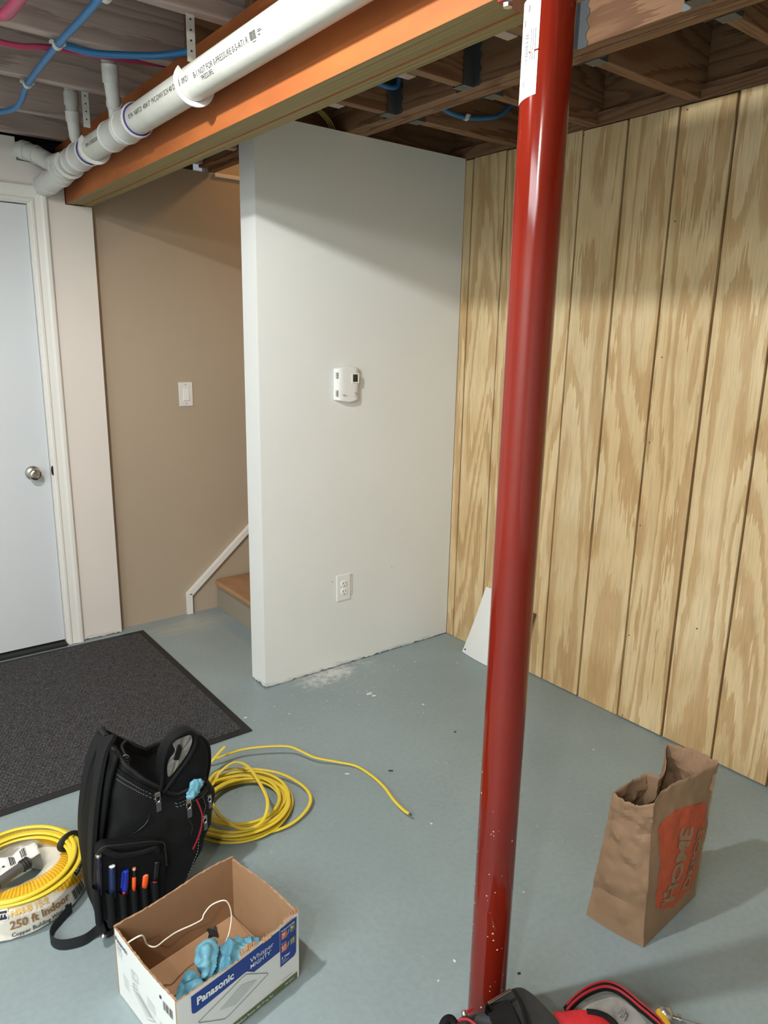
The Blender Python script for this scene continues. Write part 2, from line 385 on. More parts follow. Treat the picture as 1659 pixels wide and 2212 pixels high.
# the white partition
def torn(bm, p0, p1, th, top, n, amp):
    """thin board whose lower edge is torn: strips of uneven length"""
    p0, p1 = Vector(p0), Vector(p1); lo = []
    for i in range(n+1): lo.append(max(.001, R_.gauss(amp, amp*.7)))
    for i in range(n):
        a, b = p0.lerp(p1, i/n), p0.lerp(p1, (i+1)/n)
        for q in (0, 1):
            o = Vector(th)*q; v = [bm.verts.new((a+o).to_tuple()[:2]+(lo[i],)), bm.verts.new((b+o).to_tuple()[:2]+(lo[i+1],)), bm.verts.new((b+o).to_tuple()[:2]+(.06,)), bm.verts.new((a+o).to_tuple()[:2]+(.06,))]
            bm.faces.new(v if q == 0 else v[::-1])
bm = B(); torn(bm, (1.37, 2.59, 0), (2.43, 2.59, 0), (0, .0134, 0), 0, 80, .004); box(bm, 1.37, 2.43, 2.59, 2.6034, .06, 2.283)
torn(bm, (1.37, 2.712, 0), (1.37, 2.59, 0), (.0134, 0, 0), 0, 16, .006); box(bm, 1.37, 1.3834, 2.6034, 2.712, .06, 2.283)
box(bm, 1.3834, 2.429, 2.6034, 2.698, 0, 2.283)
struct('wall_center', bm, M_white)
# plywood wall: backing with raised strips between the grooves
bm = B(); box(bm, 2.444, 2.52, -2.9, 2.5895, 0, 2.283); wr = struct('wall_right', bm, M_plyb)
edges = [2.5885, 2.5385, 2.335]
y = 2.335
GY = [2.335, 2.146, 1.949, 1.7475, 1.5455, 1.347]
ys = [2.5885, 2.540, 2.340, 2.1455, 1.9465, 1.7475, 1.5455, 1.3435, 1.1415, .9395]
yy = .9395
while yy > -2.8: yy -= .202; ys.append(yy)
for i in range(len(ys)-1):
    a, b = ys[i]-.0045, ys[i+1]+.0045
    if i == 0: a = ys[0]
    bm = B(); zb = R_.uniform(.001, .006); dx = R_.uniform(-.0012, .0012); box(bm, 2.430+dx, 2.4445, b, a, zb, 2.2775+R_.uniform(-.004, .004))
    link('panel', bm, M_ply, parent=wr, bevel=.0015)
# nail heads and knots pressed into the plywood (joined, too small to pick apart)
bm = B()
for px in [(2.4295,1.5202,1.9091),(2.4295,1.5142,1.4465),(2.4295,1.5282,1.1348),(2.4295,1.5304,0.8144),(2.4295,1.5179,2.2604),(2.4295,1.5214,0.0137),(2.4295,1.5283,0.3629),(2.4295,1.2573,0.4839),(2.4295,1.9425,2.2606)]:
    lathe(bm, ((.003, -.001), (.003, .0006)), px, (-1,0,0), 8)
link('nail_heads', bm, mat('nail', (92,70,50), .6), parent=wr, kind='stuff')
# unseen sides of the cellar
bm = B(); box(bm, -3.1, -3, -3, 3.75, 0, 2.56); struct('wall_far_left', bm, M_white)
bm = B(); box(bm, -3, 2.5, -3.1, -3, 0, 2.56); struct('wall_near', bm, M_white)

# ---------------------------------------------------------------- door, casing, threshold
bm = B(); box(bm, -.1, .797, 3.575, 3.612, .022, 2.020); dr = struct('door_1', bm, M_door, bevel=.002)
cs = thing('trim_1', '', '', (.84, 3.55, 0)); del cs['label']; del cs['category']; cs['kind'] = 'structure'
prof = [(0, 0), (0, -.008), (.006, -.012), (.014, -.012), (.020, -.008), (.042, -.012), (.052, -.017), (.064, -.017), (.070, -.012), (.070, 0)]
def casing(bm, seglist):
    pass
bm = B()
# mitred profile sweep: right leg then head
v0 = [bm.verts.new((.806+a, 3.5545+d, .002)) for a, d in prof]; v1 = [bm.verts.new((.806+a, 3.5545+d, 2.028+a)) for a, d in prof]
v2 = [bm.verts.new((-.12, 3.5545+d, 2.028+a)) for a, d in prof]
for A, C_ in ((v0, v1), (v1, v2)):
    for i in range(len(prof)-1): bm.faces.new((A[i], A[i+1], C_[i+1], C_[i]))
bm.faces.new(v0)
bmesh.ops.recalc_face_normals(bm, faces=bm.faces)
link('casing', bm, M_trimw, parent=cs)
bm = B(); box(bm, .798, .8105, 3.5545, 3.66, .002, 2.034); box(bm, -.12, .798, 3.5545, 3.66, 2.0235, 2.034); box(bm, .785, .798, 3.613, 3.66, .002, 2.0235)
link('jamb', bm, M_trimw, parent=cs, bevel=.001)
bm = B(); lathe(bm, ((.020, 0), (.017, .0015), (.004, .0018)), (.8035, 3.5535, .868), (0,-1,0), 20); 
for v in bm.verts: v.co.x = .8035+(v.co.x-.8035)*.35; v.co.z = .868+(v.co.z-.868)*1.15
link('strike_plate', bm, M_dark, parent=cs)
bm = B(); box(bm, -.12, .797, 3.535, 3.66, .001, .016); struct('trim_3', bm, M_rubber, bevel=.003)
# knob
kn = B(); K = (.722, 3.575, .862)
lathe(kn, ((.033, 0), (.033, .003), (.030, .008), (.016, .011), (.012, .016), (.011, .026)), K, (0,-1,0), 36)
rose = link('knob_rose', kn, M_nickel, parent=dr, smooth=True)
kn = B(); lathe(kn, ((.011, .024), (.018, .030), (.0255, .040), (.0275, .050), (.0265, .058), (.022, .063), (.013, .0645), (.0125, .0625), (.003, .062)), K, (0,-1,0), 36)
knob = link('knob', kn, M_nickel, parent=dr, smooth=True)
kn = B(); box(kn, K[0]-.0085, K[0]+.0085, K[1]-.069, K[1]-.062, K[2]-.0022, K[2]+.0022)
link('turn_button', kn, M_steel, parent=knob, bevel=.001)

# ---------------------------------------------------------------- stairs beyond the partition
st = thing('staircase', 'wooden staircase with tan treads rising to the right behind the white wall', 'stairs', (1.62, 3.15, 0))
M_tread = mat('tan_tread', (168,132,96), .6, rgb2=(150,116,84), vscale=12, stretch=(1,.3,1))
M_riser = mat('grey_riser', (150,142,126), .6)
for i in range(7):
    x = 1.616+.24*i; z = .165*i
    bm = B(); box(bm, x, x+.018, 2.713, 3.599, z+.001, z+.145); link('riser', bm, M_riser, parent=st)
    bm = B(); pts = [(x-.028, 2.714), (x+.25, 2.714), (x+.25, 3.598), (x+.01, 3.598), (x-.014, 3.588), (x-.028, 3.560)]
    extr(bm, [(a, b, z+.146) for a, b in pts], (0, 0, .028)); link('tread', bm, M_tread, parent=st, bevel=.010, seg=3)
bm = B()
box(bm, 1.434, 1.466, 3.585, 3.6095, .001, .121)
extr(bm, [(1.434, 3.585, .1215), (1.466, 3.585, .1045), (3.3, 3.585, 1.69), (3.3, 3.585, 1.735)], (0, .0245, 0))
struct('trim_4', bm, M_trimw, bevel=.003)

# ---------------------------------------------------------------- the beam and its post
be = thing('support_beam', 'orange laminated wooden beam running under the joists beside the white pipe', 'beam', (1.005, 1.0, 2.04))
for i, x in enumerate((.957, .9925, 1.028)):
    bm = B(); box(bm, x, x+.0345, -2.9, 3.66, 2.040+(.0, .002, -.0005)[i], 2.2845)
    for f in bm.faces: f.material_index = 1 if abs(f.normal.z) > .5 or abs(f.normal.y) > .5 else 0
    bm.normal_update()
    for f in bm.faces: f.material_index = 1 if f.calc_center_median().z < 2.05 or f.calc_center_median().z > 2.28 else 0
    link('ply', bm, [M_lvl, M_lvle], parent=be, bevel=.0012)
PX, PY, PR = 1.000, .885, .0405
def post_mat():
    k = N('red_primer_paint', .10)
    n = k.noise(3, 3); c = k.ramp(n, .3, lin((108,24,11)), .7, lin((122,31,15)))
    sx = k.nt.nodes.new('ShaderNodeSeparateXYZ'); k.L(k.tc.outputs['Object'], sx.inputs[0])
    h = k.ramp(sx.outputs['Z'], .0, (.60,.60,.60,1), .9, (.0,.0,.0,1))
    v = k.nt.nodes.new('ShaderNodeTexVoronoi'); v.inputs['Scale'].default_value = 110; k.L(k.tc.outputs['Object'], v.inputs['Vector'])
    dd = k.math('ADD', v.outputs['Distance'], k.math('MULTIPLY', k.noise(40, 3), -.5)); 
    vr = k.nt.nodes.new('ShaderNodeSeparateColor'); k.L(v.outputs['Color'], vr.inputs[0])
    sel = k.math('LESS_THAN', vr.outputs[0], k.math('MULTIPLY', h, .42)); sm = k.math('LESS_THAN', dd, -.06)
    c = k.mix(k.math('MULTIPLY', sel, sm), c, lin((214,196,186)))
    k.color(c); return k.m
M_post = post_mat()
po = thing('support_post', 'glossy red steel column splashed with white paint near its foot', 'post', (PX, PY, 0))
bm = B(); lathe(bm, ((PR, .009), (PR, 2.028)), (PX, PY, 0), n=64); link('tube', bm, M_post, parent=po, smooth=True)
bm = B(); box(bm, PX-.05, PX+.05, PY-.07, PY+.07, 2.0285, 2.0385); link('cap_plate', bm, M_post, parent=po, bevel=.002)
bm = B(); box(bm, PX-.043, PX+.043, PY-.043, PY+.043, .001, .0088); link('base_plate', bm, M_post, parent=po, bevel=.002)
bm = B()
for sx in (-.038, .038):
    for sy in (-.057, .057): lathe(bm, ((.008, 0), (.008, .006)), (PX+sx, PY+sy, 2.0283), (0,0,-1), 6)
link('bolts', bm, M_steel, parent=po, kind='stuff')
# sticker wrapped on the post: angles measured around z
def onpost(rad=PR+.0006, a0=0): return lambda x, y: Vector((PX+rad*math.cos(a0+x/rad), PY+rad*math.sin(a0+x/rad), y))
A0 = math.radians(131)
bm = B(); poly(bm, ((.0, 2.02), (.0, 1.872), (.050, 1.880), (.050, 2.02))); cut_grid(bm, .004); mapped(bm, onpost(PR+.0006, A0)); bmesh.ops.recalc_face_normals(bm, faces=bm.faces)
lab = link('sticker', bm, mat('paper_sticker', (232,232,228), .45), parent=po, smooth=True)
bm = B(); r = random.Random(2)
z = 1.925
while z < 1.972: h = r.choice((.0008,.0016,.0024)); rect(bm, .024, z, .031, z+h); z += h+.0014
for q in range(3): rect(bm, .036+.004*q, 1.93, .0372+.004*q, 1.975)
for q in range(2): rect(bm, .022+.003*q, 1.894, .0232+.003*q, 1.905)
rect(bm, .018, 1.982, .021, 1.992); rect(bm, .027, 2.0, .031, 2.010)
cut_grid(bm, .004); mapped(bm, onpost(PR+.0011, A0)); link('barcode', bm, M_grayink, parent=po)
bm = B(); poly(bm, ((.034, 1.9405), (.052, 1.9425), (.052, 1.9445), (.034, 1.9435))); cut_grid(bm, .004); mapped(bm, onpost(PR+.0014, A0)); link('sticker_tear', bm, M_post, parent=po)

# ---------------------------------------------------------------- drain pipe
dp = thing('drain_pipe', 'thick white plastic drain pipe slung beside the orange beam', 'pipe', (.87, 2.0, 2.10))
CX, CZ, CR = .883, 2.143, .0425
def slope(y): return CZ-.010*(y-1)/2.5
bm = B(); tube(bm, [(CX, y, slope(y)) for y in (-2.9, 0, 1, 2, 2.5, 3.3)], CR, 40); link('pipe', bm, M_pvc, parent=dp, smooth=True)
def coupling(y0, y1, r, name='coupling'):
    bm = B(); z = slope(y0); lathe(bm, ((CR, 0), (r, .0), (r+.002, .004), (r+.002, .010), (r, .014), (r, y1-y0-.014), (r+.0025, y1-y0-.010), (r+.0025, y1-y0-.002), (CR, y1-y0)), (CX, y0, z), (0,1,-.004), 40)
    return link(name, bm, M_pvcg, parent=dp, smooth=30)
coupling(2.42, 2.53, CR+.0065); coupling(2.545, 2.68, CR+.004, 'tee_fitting'); coupling(2.93, 3.05, CR+.0065); coupling(3.06, 3.14, CR+.004, 'tee_fitting'); coupling(3.24, 3.32, CR+.007, 'elbow_collar')
for y in (2.4165, 2.926):
    bm = B(); lathe(bm, ((CR+.0002, 0), (CR+.0042, .0), (CR+.0042, .004), (CR, .004)), (CX, y, slope(y)), (0,1,-.004), 40); link('primer_ring', bm, M_purple, parent=dp, smooth=30)
# plastic hook clamps under the pipe
for y in (1.99, 2.86, 3.18):
    bm = B(); g0, g1 = [], []
    A = [math.radians(a) for a in range(-215, 41, 8)]
    for s_, dy in ((0, 0), (1, .022)):
        for a in A:
            g0.append(0)
    rin, rout = CR+.001, CR+.014
    rows = []
    for (rr, dy) in ((rin, .004), (rout, 0), (rout+.001, .003), (rin+.004, .008), (rin+.004, .02), (rin, .02)):
        rows.append([bm.verts.new((CX+rr*(1-.15*max(0, abs(a+PI/2)-1.7))*math.cos(a), y+dy, slope(y)+rr*math.sin(a))) for a in A])
    for i in range(len(rows)):
        P_, Q_ = rows[i], rows[(i+1) % len(rows)]
        for k in range(len(A)-1): bm.faces.new((P_[k], P_[k+1], Q_[k+1], Q_[k]))
    bm.faces.new([r_[0] for r_ in rows]); bm.faces.new([r_[-1] for r_ in rows]); bmesh.ops.recalc_face_normals(bm, faces=bm.faces)
    link('pipe_clamp', bm, M_plastic, parent=dp, smooth=35)
# perforated straps up to the joists
for (x, y) in ((.862, 1.955), (.835, 2.775)):
    bm = B(); box(bm, x-.011, x+.011, y, y+.002, 2.175, 2.42)
    sp = link('hanger_strap', bm, mat('white_strap', (196,196,188), .5), parent=dp)
    bm = B()
    for q in range(9): lathe(bm, ((.0025, 0), (.0025, .0009)), (x, y, 2.20+q*.024), (0,-1,0), 8)
    link('strap_holes', bm, M_dark, parent=sp, kind='stuff')
# two branches rising into the joist bays, and the elbow run through the door wall
def branch(pts, r, rings, nm):
    s = spline(pts, 10); bm = B(); tube(bm, s, r, 28, up=(0,1,0)); p = link(nm, bm, M_pvcg, parent=dp, smooth=50)
    for (t, ln, ex) in rings:
        i = int(t*(len(s)-1)); a = s[i]; d = (s[min(i+1, len(s)-1)]-s[i-1 if i else 0]).normalized()
        bm = B(); lathe(bm, ((r, -ln/2), (r+ex, -ln/2), (r+ex, ln/2), (r, ln/2)), a, d, 28); link('collar', bm, M_pvcg if ex > .002 else M_purple, parent=p, smooth=30)
branch([(.883, 2.62, 2.16), (.865, 2.57, 2.19), (.838, 2.505, 2.222), (.826, 2.478, 2.26), (.826, 2.478, 2.33), (.826, 2.478, 2.50)], .0215, ((.28, .010, .003), (.62, .05, .003), (.655, .004, .0012), (.79, .04, .0035)), 'branch_pipe')
branch([(.883, 3.06, 2.16), (.870, 3.02, 2.18), (.850, 2.975, 2.206), (.840, 2.95, 2.24), (.838, 2.945, 2.30), (.838, 2.945, 2.50)], .0215, ((.30, .010, .003), (.62, .035, .003), (.80, .04, .0035)), 'branch_pipe')
branch([(.883, 3.26, 2.115), (.870, 3.42, 2.100), (.868, 3.5, 2.099), (.868, 3.553, 2.099)], .0425, ((.12, .012, .004), (.45, .05, .003), (.98, .012, .004)), 'elbow_pipe')
branch([(.885, 3.20, 2.150), (.868, 3.28, 2.150), (0.8712,3.4000,2.1678), (0.8438,3.4700,2.1997), (0.8139,3.5200,2.2212), (0.7928,3.5600,2.2301), (.790, 3.63, 2.215)], .035, ((.55, .012, .003), (.74, .03, .003)), 'elbow_pipe')
# print along the pipe
def onpipe(ang, y0, rad=CR+.0006):
    # text x runs toward -y, text y runs around the pipe
    return lambda x, y: Vector((CX+rad*math.cos(ang-y/rad), y0-x, slope(y0-x)+rad*math.sin(ang-y/rad)))
for body, size, ang, y0, bold in (('PLPA  NAPCO  4004 3"  PVC-DWV SCH 40 D2665  09/21', .0185, 199, 2.385, 0), ('B-1 NOT FOR 0-PRESSURE 0-5-A71 R', .0185, 204, 1.905, 0), ('PRESSURE', .0150, 222, 1.87, 0), ('DWV  D-PRESSURE', .0170, 199, 2.83, 0)):
    bm = text_bm(body, size, 0, 1.0, grid=.006); mapped(bm, onpipe(math.radians(ang), y0)); link('print', bm, M_ink, parent=dp)
bm = B(); x = 0; r = random.Random(4)
while x < .026: h = r.choice((.0008,.0014)); rect(bm, x, 0, x+h, .017); x += h+.0011
rect(bm, .036, .008, .054, .0095); rect(bm, .036, .011, .050, .0125); rect(bm, .036, .002, .045, .004); rect(bm, .006, -.004, .022, -.003)
cut_grid(bm, .005); mapped(bm, onpipe(math.radians(205), 1.60)); link('print', bm, M_ink, parent=dp)

# ---------------------------------------------------------------- water pipes
def pex(name, label, pts, r, m, n=10):
    c = Vector(pts[0]); o = thing(name, label, 'pipe', pts[0]); bm = B(); tube(bm, spline(pts, n), r, 16); link('pipe', bm, m, parent=o, smooth=True); return o
def clip(o, p, r, ax='Y'):
    bm = B(); c = Vector(p); A = [math.radians(a) for a in range(-200, 21, 20)]
    dirv = Vector((0,1,0)) if ax == 'Y' else Vector((1,0,0)); sd = Vector((1,0,0)) if ax == 'Y' else Vector((0,1,0))
    rows = []
    for rr, dd in ((r+.0005, -.008), (r+.004, -.008), (r+.004, .008), (r+.0005, .008)):
        rows.append([bm.verts.new(c+sd*rr*math.cos(a)+Vector((0,0,rr*math.sin(a)))+dirv*dd) for a in A])
    for i in range(4):
        for k in range(len(A)-1): bm.faces.new((rows[i][k], rows[i][k+1], rows[(i+1) % 4][k+1], rows[(i+1) % 4][k]))
    bm.faces.new([q[0] for q in rows]); bm.faces.new([q[-1] for q in rows])
    for s in (-1, 1): obox(bm, c+sd*s*(r+.006)+Vector((0,0,.004)), sd, dirv, (0,0,1), .005, .008, .003)
    bmesh.ops.recalc_face_normals(bm, faces=bm.faces); link('clip', bm, M_clip, parent=o)
o = pex('blue_water_pipe', 'blue plastic water pipe clipped across the undersides of the left joists', [(.60,-1,2.262),(.62,.8,2.262),(.642,1.95,2.266),(.640,2.33,2.266),(.652,2.74,2.268),(.668,2.92,2.262),(.672,3.05,2.262),(.63,3.16,2.266),(.52,3.17,2.266),(.1,3.17,2.27)], .0095, M_blue)
for p in ((.652,1.95,2.267),(.640,2.338,2.266),(.652,2.757,2.268),(.628,3.165,2.266)): clip(o, p, .0095)
pex('blue_water_pipe', 'blue plastic branch pipe curving right from the crossing clip to the beam', [(.655,2.372,2.282),(.672,2.362,2.276),(.733,2.337,2.266),(.822,2.292,2.268),(.889,2.245,2.270),(.93,2.195,2.272),(.9470,2.165,2.272)], .0095, M_blue)
pex('red_water_pipe', 'thin red plastic water pipe crossing between the left joists behind the blue one', [(-.1,2.434,2.31),(.25,2.434,2.302),(0.5139,2.4340,2.2689),(0.6343,2.4340,2.2835),(0.7297,2.4340,2.2906),(0.8304,2.4340,2.2980),(0.9297,2.4340,2.3082),(1.0068,2.4340,2.3156)], .0082, M_red)
o = pex('red_water_pipe', 'fat pink-red water pipe in the top left corner under the joists', [(.49,-1,2.243),(.485,1.2,2.243),(.478,2.03,2.24),(.452,2.17,2.24),(.40,2.33,2.245),(.22,2.52,2.25),(-.3,2.75,2.25)], .0135, M_red)
o = pex('blue_water_pipe', 'blue water pipe looping between the right joists above the white wall', [(1.93,2.262,2.42),(1.96,2.26,2.350),(2.0,2.25,2.330),(2.062,2.25,2.324),(2.12,2.25,2.327),(2.185,2.25,2.338),(2.286,2.25,2.368),(2.38,2.25,2.45),(2.40,2.26,2.51)], .0085, M_blue)
clip(o, (2.10,2.25,2.326), .0085, 'X')
pex('blue_water_pipe', 'short blue water pipe running from the beam to the metal joist hanger', [(1.08,2.22,2.42),(1.3,2.235,2.385),(1.50,2.245,2.37),(1.644,2.25,2.362),(1.726,2.25,2.356),(1.765,2.25,2.37),(1.772,2.25,2.42)], .0085, M_blue)
ow = thing('yellow_cable_drop', 'bunch of thin yellowish cables dropping behind the top of the white wall', 'cable', (1.70, 2.62, 2.3))
for k in range(3):
    bm = B(); d = .012*k; tube(bm, spline([(1.52,2.60+d,2.50),(1.60,2.625,2.40-d),(1.66+d,2.63,2.355),(1.72+d,2.635,2.315),(1.745+d,2.65,2.27)], 8), .003, 8); link('cable', bm, mat('old_yellow_jacket', (168,150,84), .6), parent=ow, smooth=True)

# ---------------------------------------------------------------- things on the walls
# thermostat
TH = (1.782, 2.590, 1.301)
th = thing('thermostat', 'white wall thermostat with a small dark screen on the white wall', 'thermostat', TH)
bm = B()
def thf(u, v):
    x = (u-.5)*.118; z = (v-.5)*.132
    d = .030*(1-abs(u*2-1)**5*.55); zz = z+(.5-abs(u-.5))*.012*(1 if v > .5 else -1)*(abs(v-.5)*2)**3*1.6
    return Vector((TH[0]+x, TH[1]-d, TH[2]+zz))
g = sheet(bm, thf, 20, 16)
rim = [g[0][i] for i in range(21)]+[g[j][20] for j in range(1, 17)]+[g[16][i] for i in range(19, -1, -1)]+[g[j][0] for j in range(15, 0, -1)]
bk = [bm.verts.new((v.co.x+(v.co.x-TH[0])*.03, TH[1]-.0005, v.co.z)) for v in rim]
for i in range(len(rim)): bm.faces.new((rim[i], rim[(i+1) % len(rim)], bk[(i+1) % len(rim)], bk[i]))
bmesh.ops.recalc_face_normals(bm, faces=bm.faces); link('case', bm, M_plastic, parent=th, smooth=35, bevel=.002)
def thp(x, z, y=.0305): return (TH[0]+x, TH[1]-y, TH[2]+z)
bm = B(); box(bm, TH[0]+.012, TH[0]+.050, TH[1]-.0320, TH[1]-.0275, TH[2]+.004, TH[2]+.046); sc = link('screen_bezel', bm, M_plastic, parent=th, bevel=.001)
bm = B(); box(bm, TH[0]+.017, TH[0]+.041, TH[1]-.0328, TH[1]-.0318, TH[2]+.010, TH[2]+.041); link('screen', bm, M_lcd, parent=sc)
bm = B()
for s in (1, -1):
    for k in range(6): box(bm, TH[0]-.0595, TH[0]-.0525, TH[1]-.0245, TH[1]-.0135, TH[2]+s*(.026+k*.0045)-.0008, TH[2]+s*(.026+k*.0045)+.0008)
link('vent_slots', bm, M_grayink, parent=th, kind='stuff')
bm = B(); box(bm, TH[0]+.0525, TH[0]+.0565, TH[1]-.0235, TH[1]-.020, TH[2]+.011, TH[2]+.016); link('button', bm, M_dark, parent=th)
bm = B(); box(bm, TH[0]-.034, TH[0]-.019, TH[1]-.0309, TH[1]-.0295, TH[2]-.0445, TH[2]-.0425); link('print', bm, M_grayink, parent=th)
bm = B(); box(bm, TH[0]-.029, TH[0]-.010, TH[1]-.0309, TH[1]-.0295, TH[2]-.0495, TH[2]-.0475)
link('print', bm, M_grayink, parent=th); bm = B()
box(bm, TH[0]+.028, TH[0]+.033, TH[1]-.0309, TH[1]-.0285, TH[2]-.0385, TH[2]-.036); box(bm, TH[0]+.037, TH[0]+.041, TH[1]-.0305, TH[1]-.0275, TH[2]-.0445, TH[2]-.037); box(bm, TH[0]+.030, TH[0]+.037, TH[1]-.0309, TH[1]-.028, TH[2]-.049, TH[2]-.0475)
link('print', bm, M_grayink, parent=th)
# power outlet
OX, OZ = 1.776, .385
ol = thing('power_outlet', 'white duplex power outlet low on the white wall', 'outlet', (OX, 2.59, OZ))
bm = B(); box(bm, OX-.038, OX+.038, 2.5835, 2.5898, OZ-.062, OZ+.062); pl = link('plate', bm, M_plastic, parent=ol, bevel=.004, seg=3)
for s in (-1, 1):
    bm = B(); lathe(bm, ((.0165, 0), (.0165, .0045), (.0155, .0055)), (OX, 2.585, OZ+s*.0195), (0,-1,0), 28)
    for v in bm.verts: v.co.z = OZ+s*.0195+max(-.0135, min(.0135, v.co.z-OZ-s*.0195))
    rc = link('socket', bm, mat('socket_white', (240,240,234), .4), parent=ol)
    bm = B(); c = OZ+s*.0195
    box(bm, OX-.0085, OX-.0060, 2.5788, 2.5800, c-.001, c+.0085); box(bm, OX+.0055, OX+.0078, 2.5788, 2.5800, c+.0005, c+.0080)
    lathe(bm, ((.0024, 0), (.0024, .0012)), (OX, 2.5800, c-.0085), (0,-1,0), 12); link('slots', bm, M_ink, parent=rc)
bm = B(); lathe(bm, ((.003, 0), (.0028, .001)), (OX, 2.5836, OZ), (0,-1,0), 12); link('screw', bm, M_plastic, parent=ol)
# knife cut in the drywall beside the outlet, and the small hole
bm = B(); x0, x1, z0, z1 = OX+.038, OX+.0535, OZ-.045, OZ+.052
for a, b, c, d in ((x1-.0012, x1, z0, z1), (x0, x1, z1-.0012, z1), (x0, x1, z0, z0+.0012)): box(bm, a, b, 2.5893, 2.5902, c, d)
link('cut_mark', bm, M_grayink, parent=ol); bm = B(); box(bm, OX-.0605, OX-.0565, 2.5893, 2.5902, OZ+.034, OZ+.039)
link('screw_hole', bm, M_grayink, parent=ol)
# light switch
SX, SZ = 1.486, 1.1935
sw = thing('light_switch', 'white rocker light switch on the beige stair wall', 'light switch', (SX, 3.61, SZ))
bm = B(); box(bm, SX-.037, SX+.037, 3.6035, 3.6098, SZ-.061, SZ+.061); link('plate', bm, M_trimw, parent=sw, bevel=.003, seg=3)
bm = B(); box(bm, SX-.017, SX+.017, 3.6020, 3.6036, SZ-.034, SZ+.034); link('rocker_frame', bm, M_trimw, parent=sw, bevel=.0006)
bm = B(); v = [(SX-.0145, 3.6019, SZ-.031), (SX-.0145, 3.5965, SZ-.031), (SX-.0145, 3.6010, SZ+.031), (SX-.0145, 3.6019, SZ+.031)]; extr(bm, v, (.029, 0, 0)); link('rocker', bm, M_plastic, parent=sw, bevel=.0006)
for s in (-1, 1):
    bm = B(); lathe(bm, ((.003, 0), (.0026, .001)), (SX, 3.6036, SZ+s*.048), (0,-1,0), 12); link('screw', bm, M_grayink, parent=sw)

# ---------------------------------------------------------------- door mat
def mat_carpet():
    k = N('charcoal_ribbed_carpet', .95); n = k.noise(160, 4); m = k.noise(35, 3)
    c = k.ramp(n, .35, lin((34,33,34)), .7, lin((92,91,92))); c = k.mix(.4, c, k.ramp(m, .3, (.6,.6,.6,1), .7, (1,1,1,1)), 'MULTIPLY'); k.color(c); k.bump(n, .8, .004); return k.m
M_carpet = mat_carpet()
dm = thing('door_mat', 'charcoal ribbed door mat with black rubber border in front of the white door', 'mat', (.5, 2.9, 0))
m0, m1, m2, m3 = (-.70, 1.160, 2.308, 3.512)
bm = B(); box(bm, m0, m1, m2, m3, .001, .006); link('rubber_border', bm, M_rubber, parent=dm, bevel=.002)
bm = B(); bd = .030; NX, NY = 128, 86; r = random.Random(3)
dx = (m1-m0-2*bd)/NX; dy = (m3-m2-2*bd)/NY
for i in range(NX):
    for j in range(NY):
        x = m0+bd+i*dx; y = m2+bd+j*dy; o = (dx*.5 if j % 2 else 0)
        h = .0085+r.uniform(-.0010, .0010); cx, cy = x+dx/2, y+dy/2
        if x+o+dx > m1-bd: o = 0
        b = [bm.verts.new((x+o+.0006, y+.0006, .0062)), bm.verts.new((x+o+dx-.0006, y+.0006, .0062)), bm.verts.new((x+o+dx-.0006, y+dy-.0006, .0062)), bm.verts.new((x+o+.0006, y+dy-.0006, .0062))]
        t = [bm.verts.new((cx+o+a*dx*.34, cy+c*dy*.34, h)) for a, c in ((-1,-1),(1,-1),(1,1),(-1,1))]
        bm.faces.new(t)
        for q in range(4): bm.faces.new((b[q], b[(q+1) % 4], t[(q+1) % 4], t[q]))
link('carpet_pile', bm, M_carpet, parent=dm, kind='stuff')
# ---------------------------------------------------------------- curved white panel leaning on the plywood
bm = B()
def lean(u, v, o=0):
    y = 2.372-(.30+.0*v)*u-.055*v*(1-u*1.6)-.012*math.sin(v*PI)*(1-u); x = 2.338+.086*v+.010*math.sin(v*PI)*(-1); z = .002+.335*v+(.006 if u > .2 else 0)*v
    return Vector((x+o-.016*math.sin(u*PI)*(1-v), y, z))
a = sheet(bm, lambda u, v: lean(u, v), 14, 16); b = sheet(bm, lambda u, v: lean(u, v, .003), 14, 16)
for A, C_ in ((a[0], b[0]), (a[-1], b[-1])):
    for i in range(14): bm.faces.new((A[i], A[i+1], C_[i+1], C_[i]))
for s in (0, -1):
    for j in range(16): bm.faces.new((a[j][s], a[j+1][s], b[j+1][s], b[j][s]))
bmesh.ops.recalc_face_normals(bm, faces=bm.faces)
wp = thing('leaning_panel', 'curved white plastic panel leaning on the plywood wall behind the red post', 'panel', (2.338, 2.25, 0))
link('sheet', bm, M_plastic, parent=wp, smooth=35)
bm = B(); lathe(bm, ((.004, -.001), (.004, .001)), (2.336, 2.350, .022), (-1,0,.2), 12); link('screw_hole', bm, M_ink, parent=wp)
bk = tag(link('scrap_wood_strip', extr(B(), [(2.365, 2.060, .003), (2.427, 2.018, .30), (2.427, 2.000, .30), (2.365, 2.042, .003)], (-.004, 0, -.001)), mat('dark_brown_wood', (84,54,34), .7), bevel=.001), 'thin dark brown strip just right of the red post against the plywood', 'strip', base=(2.365, 2.05, 0))

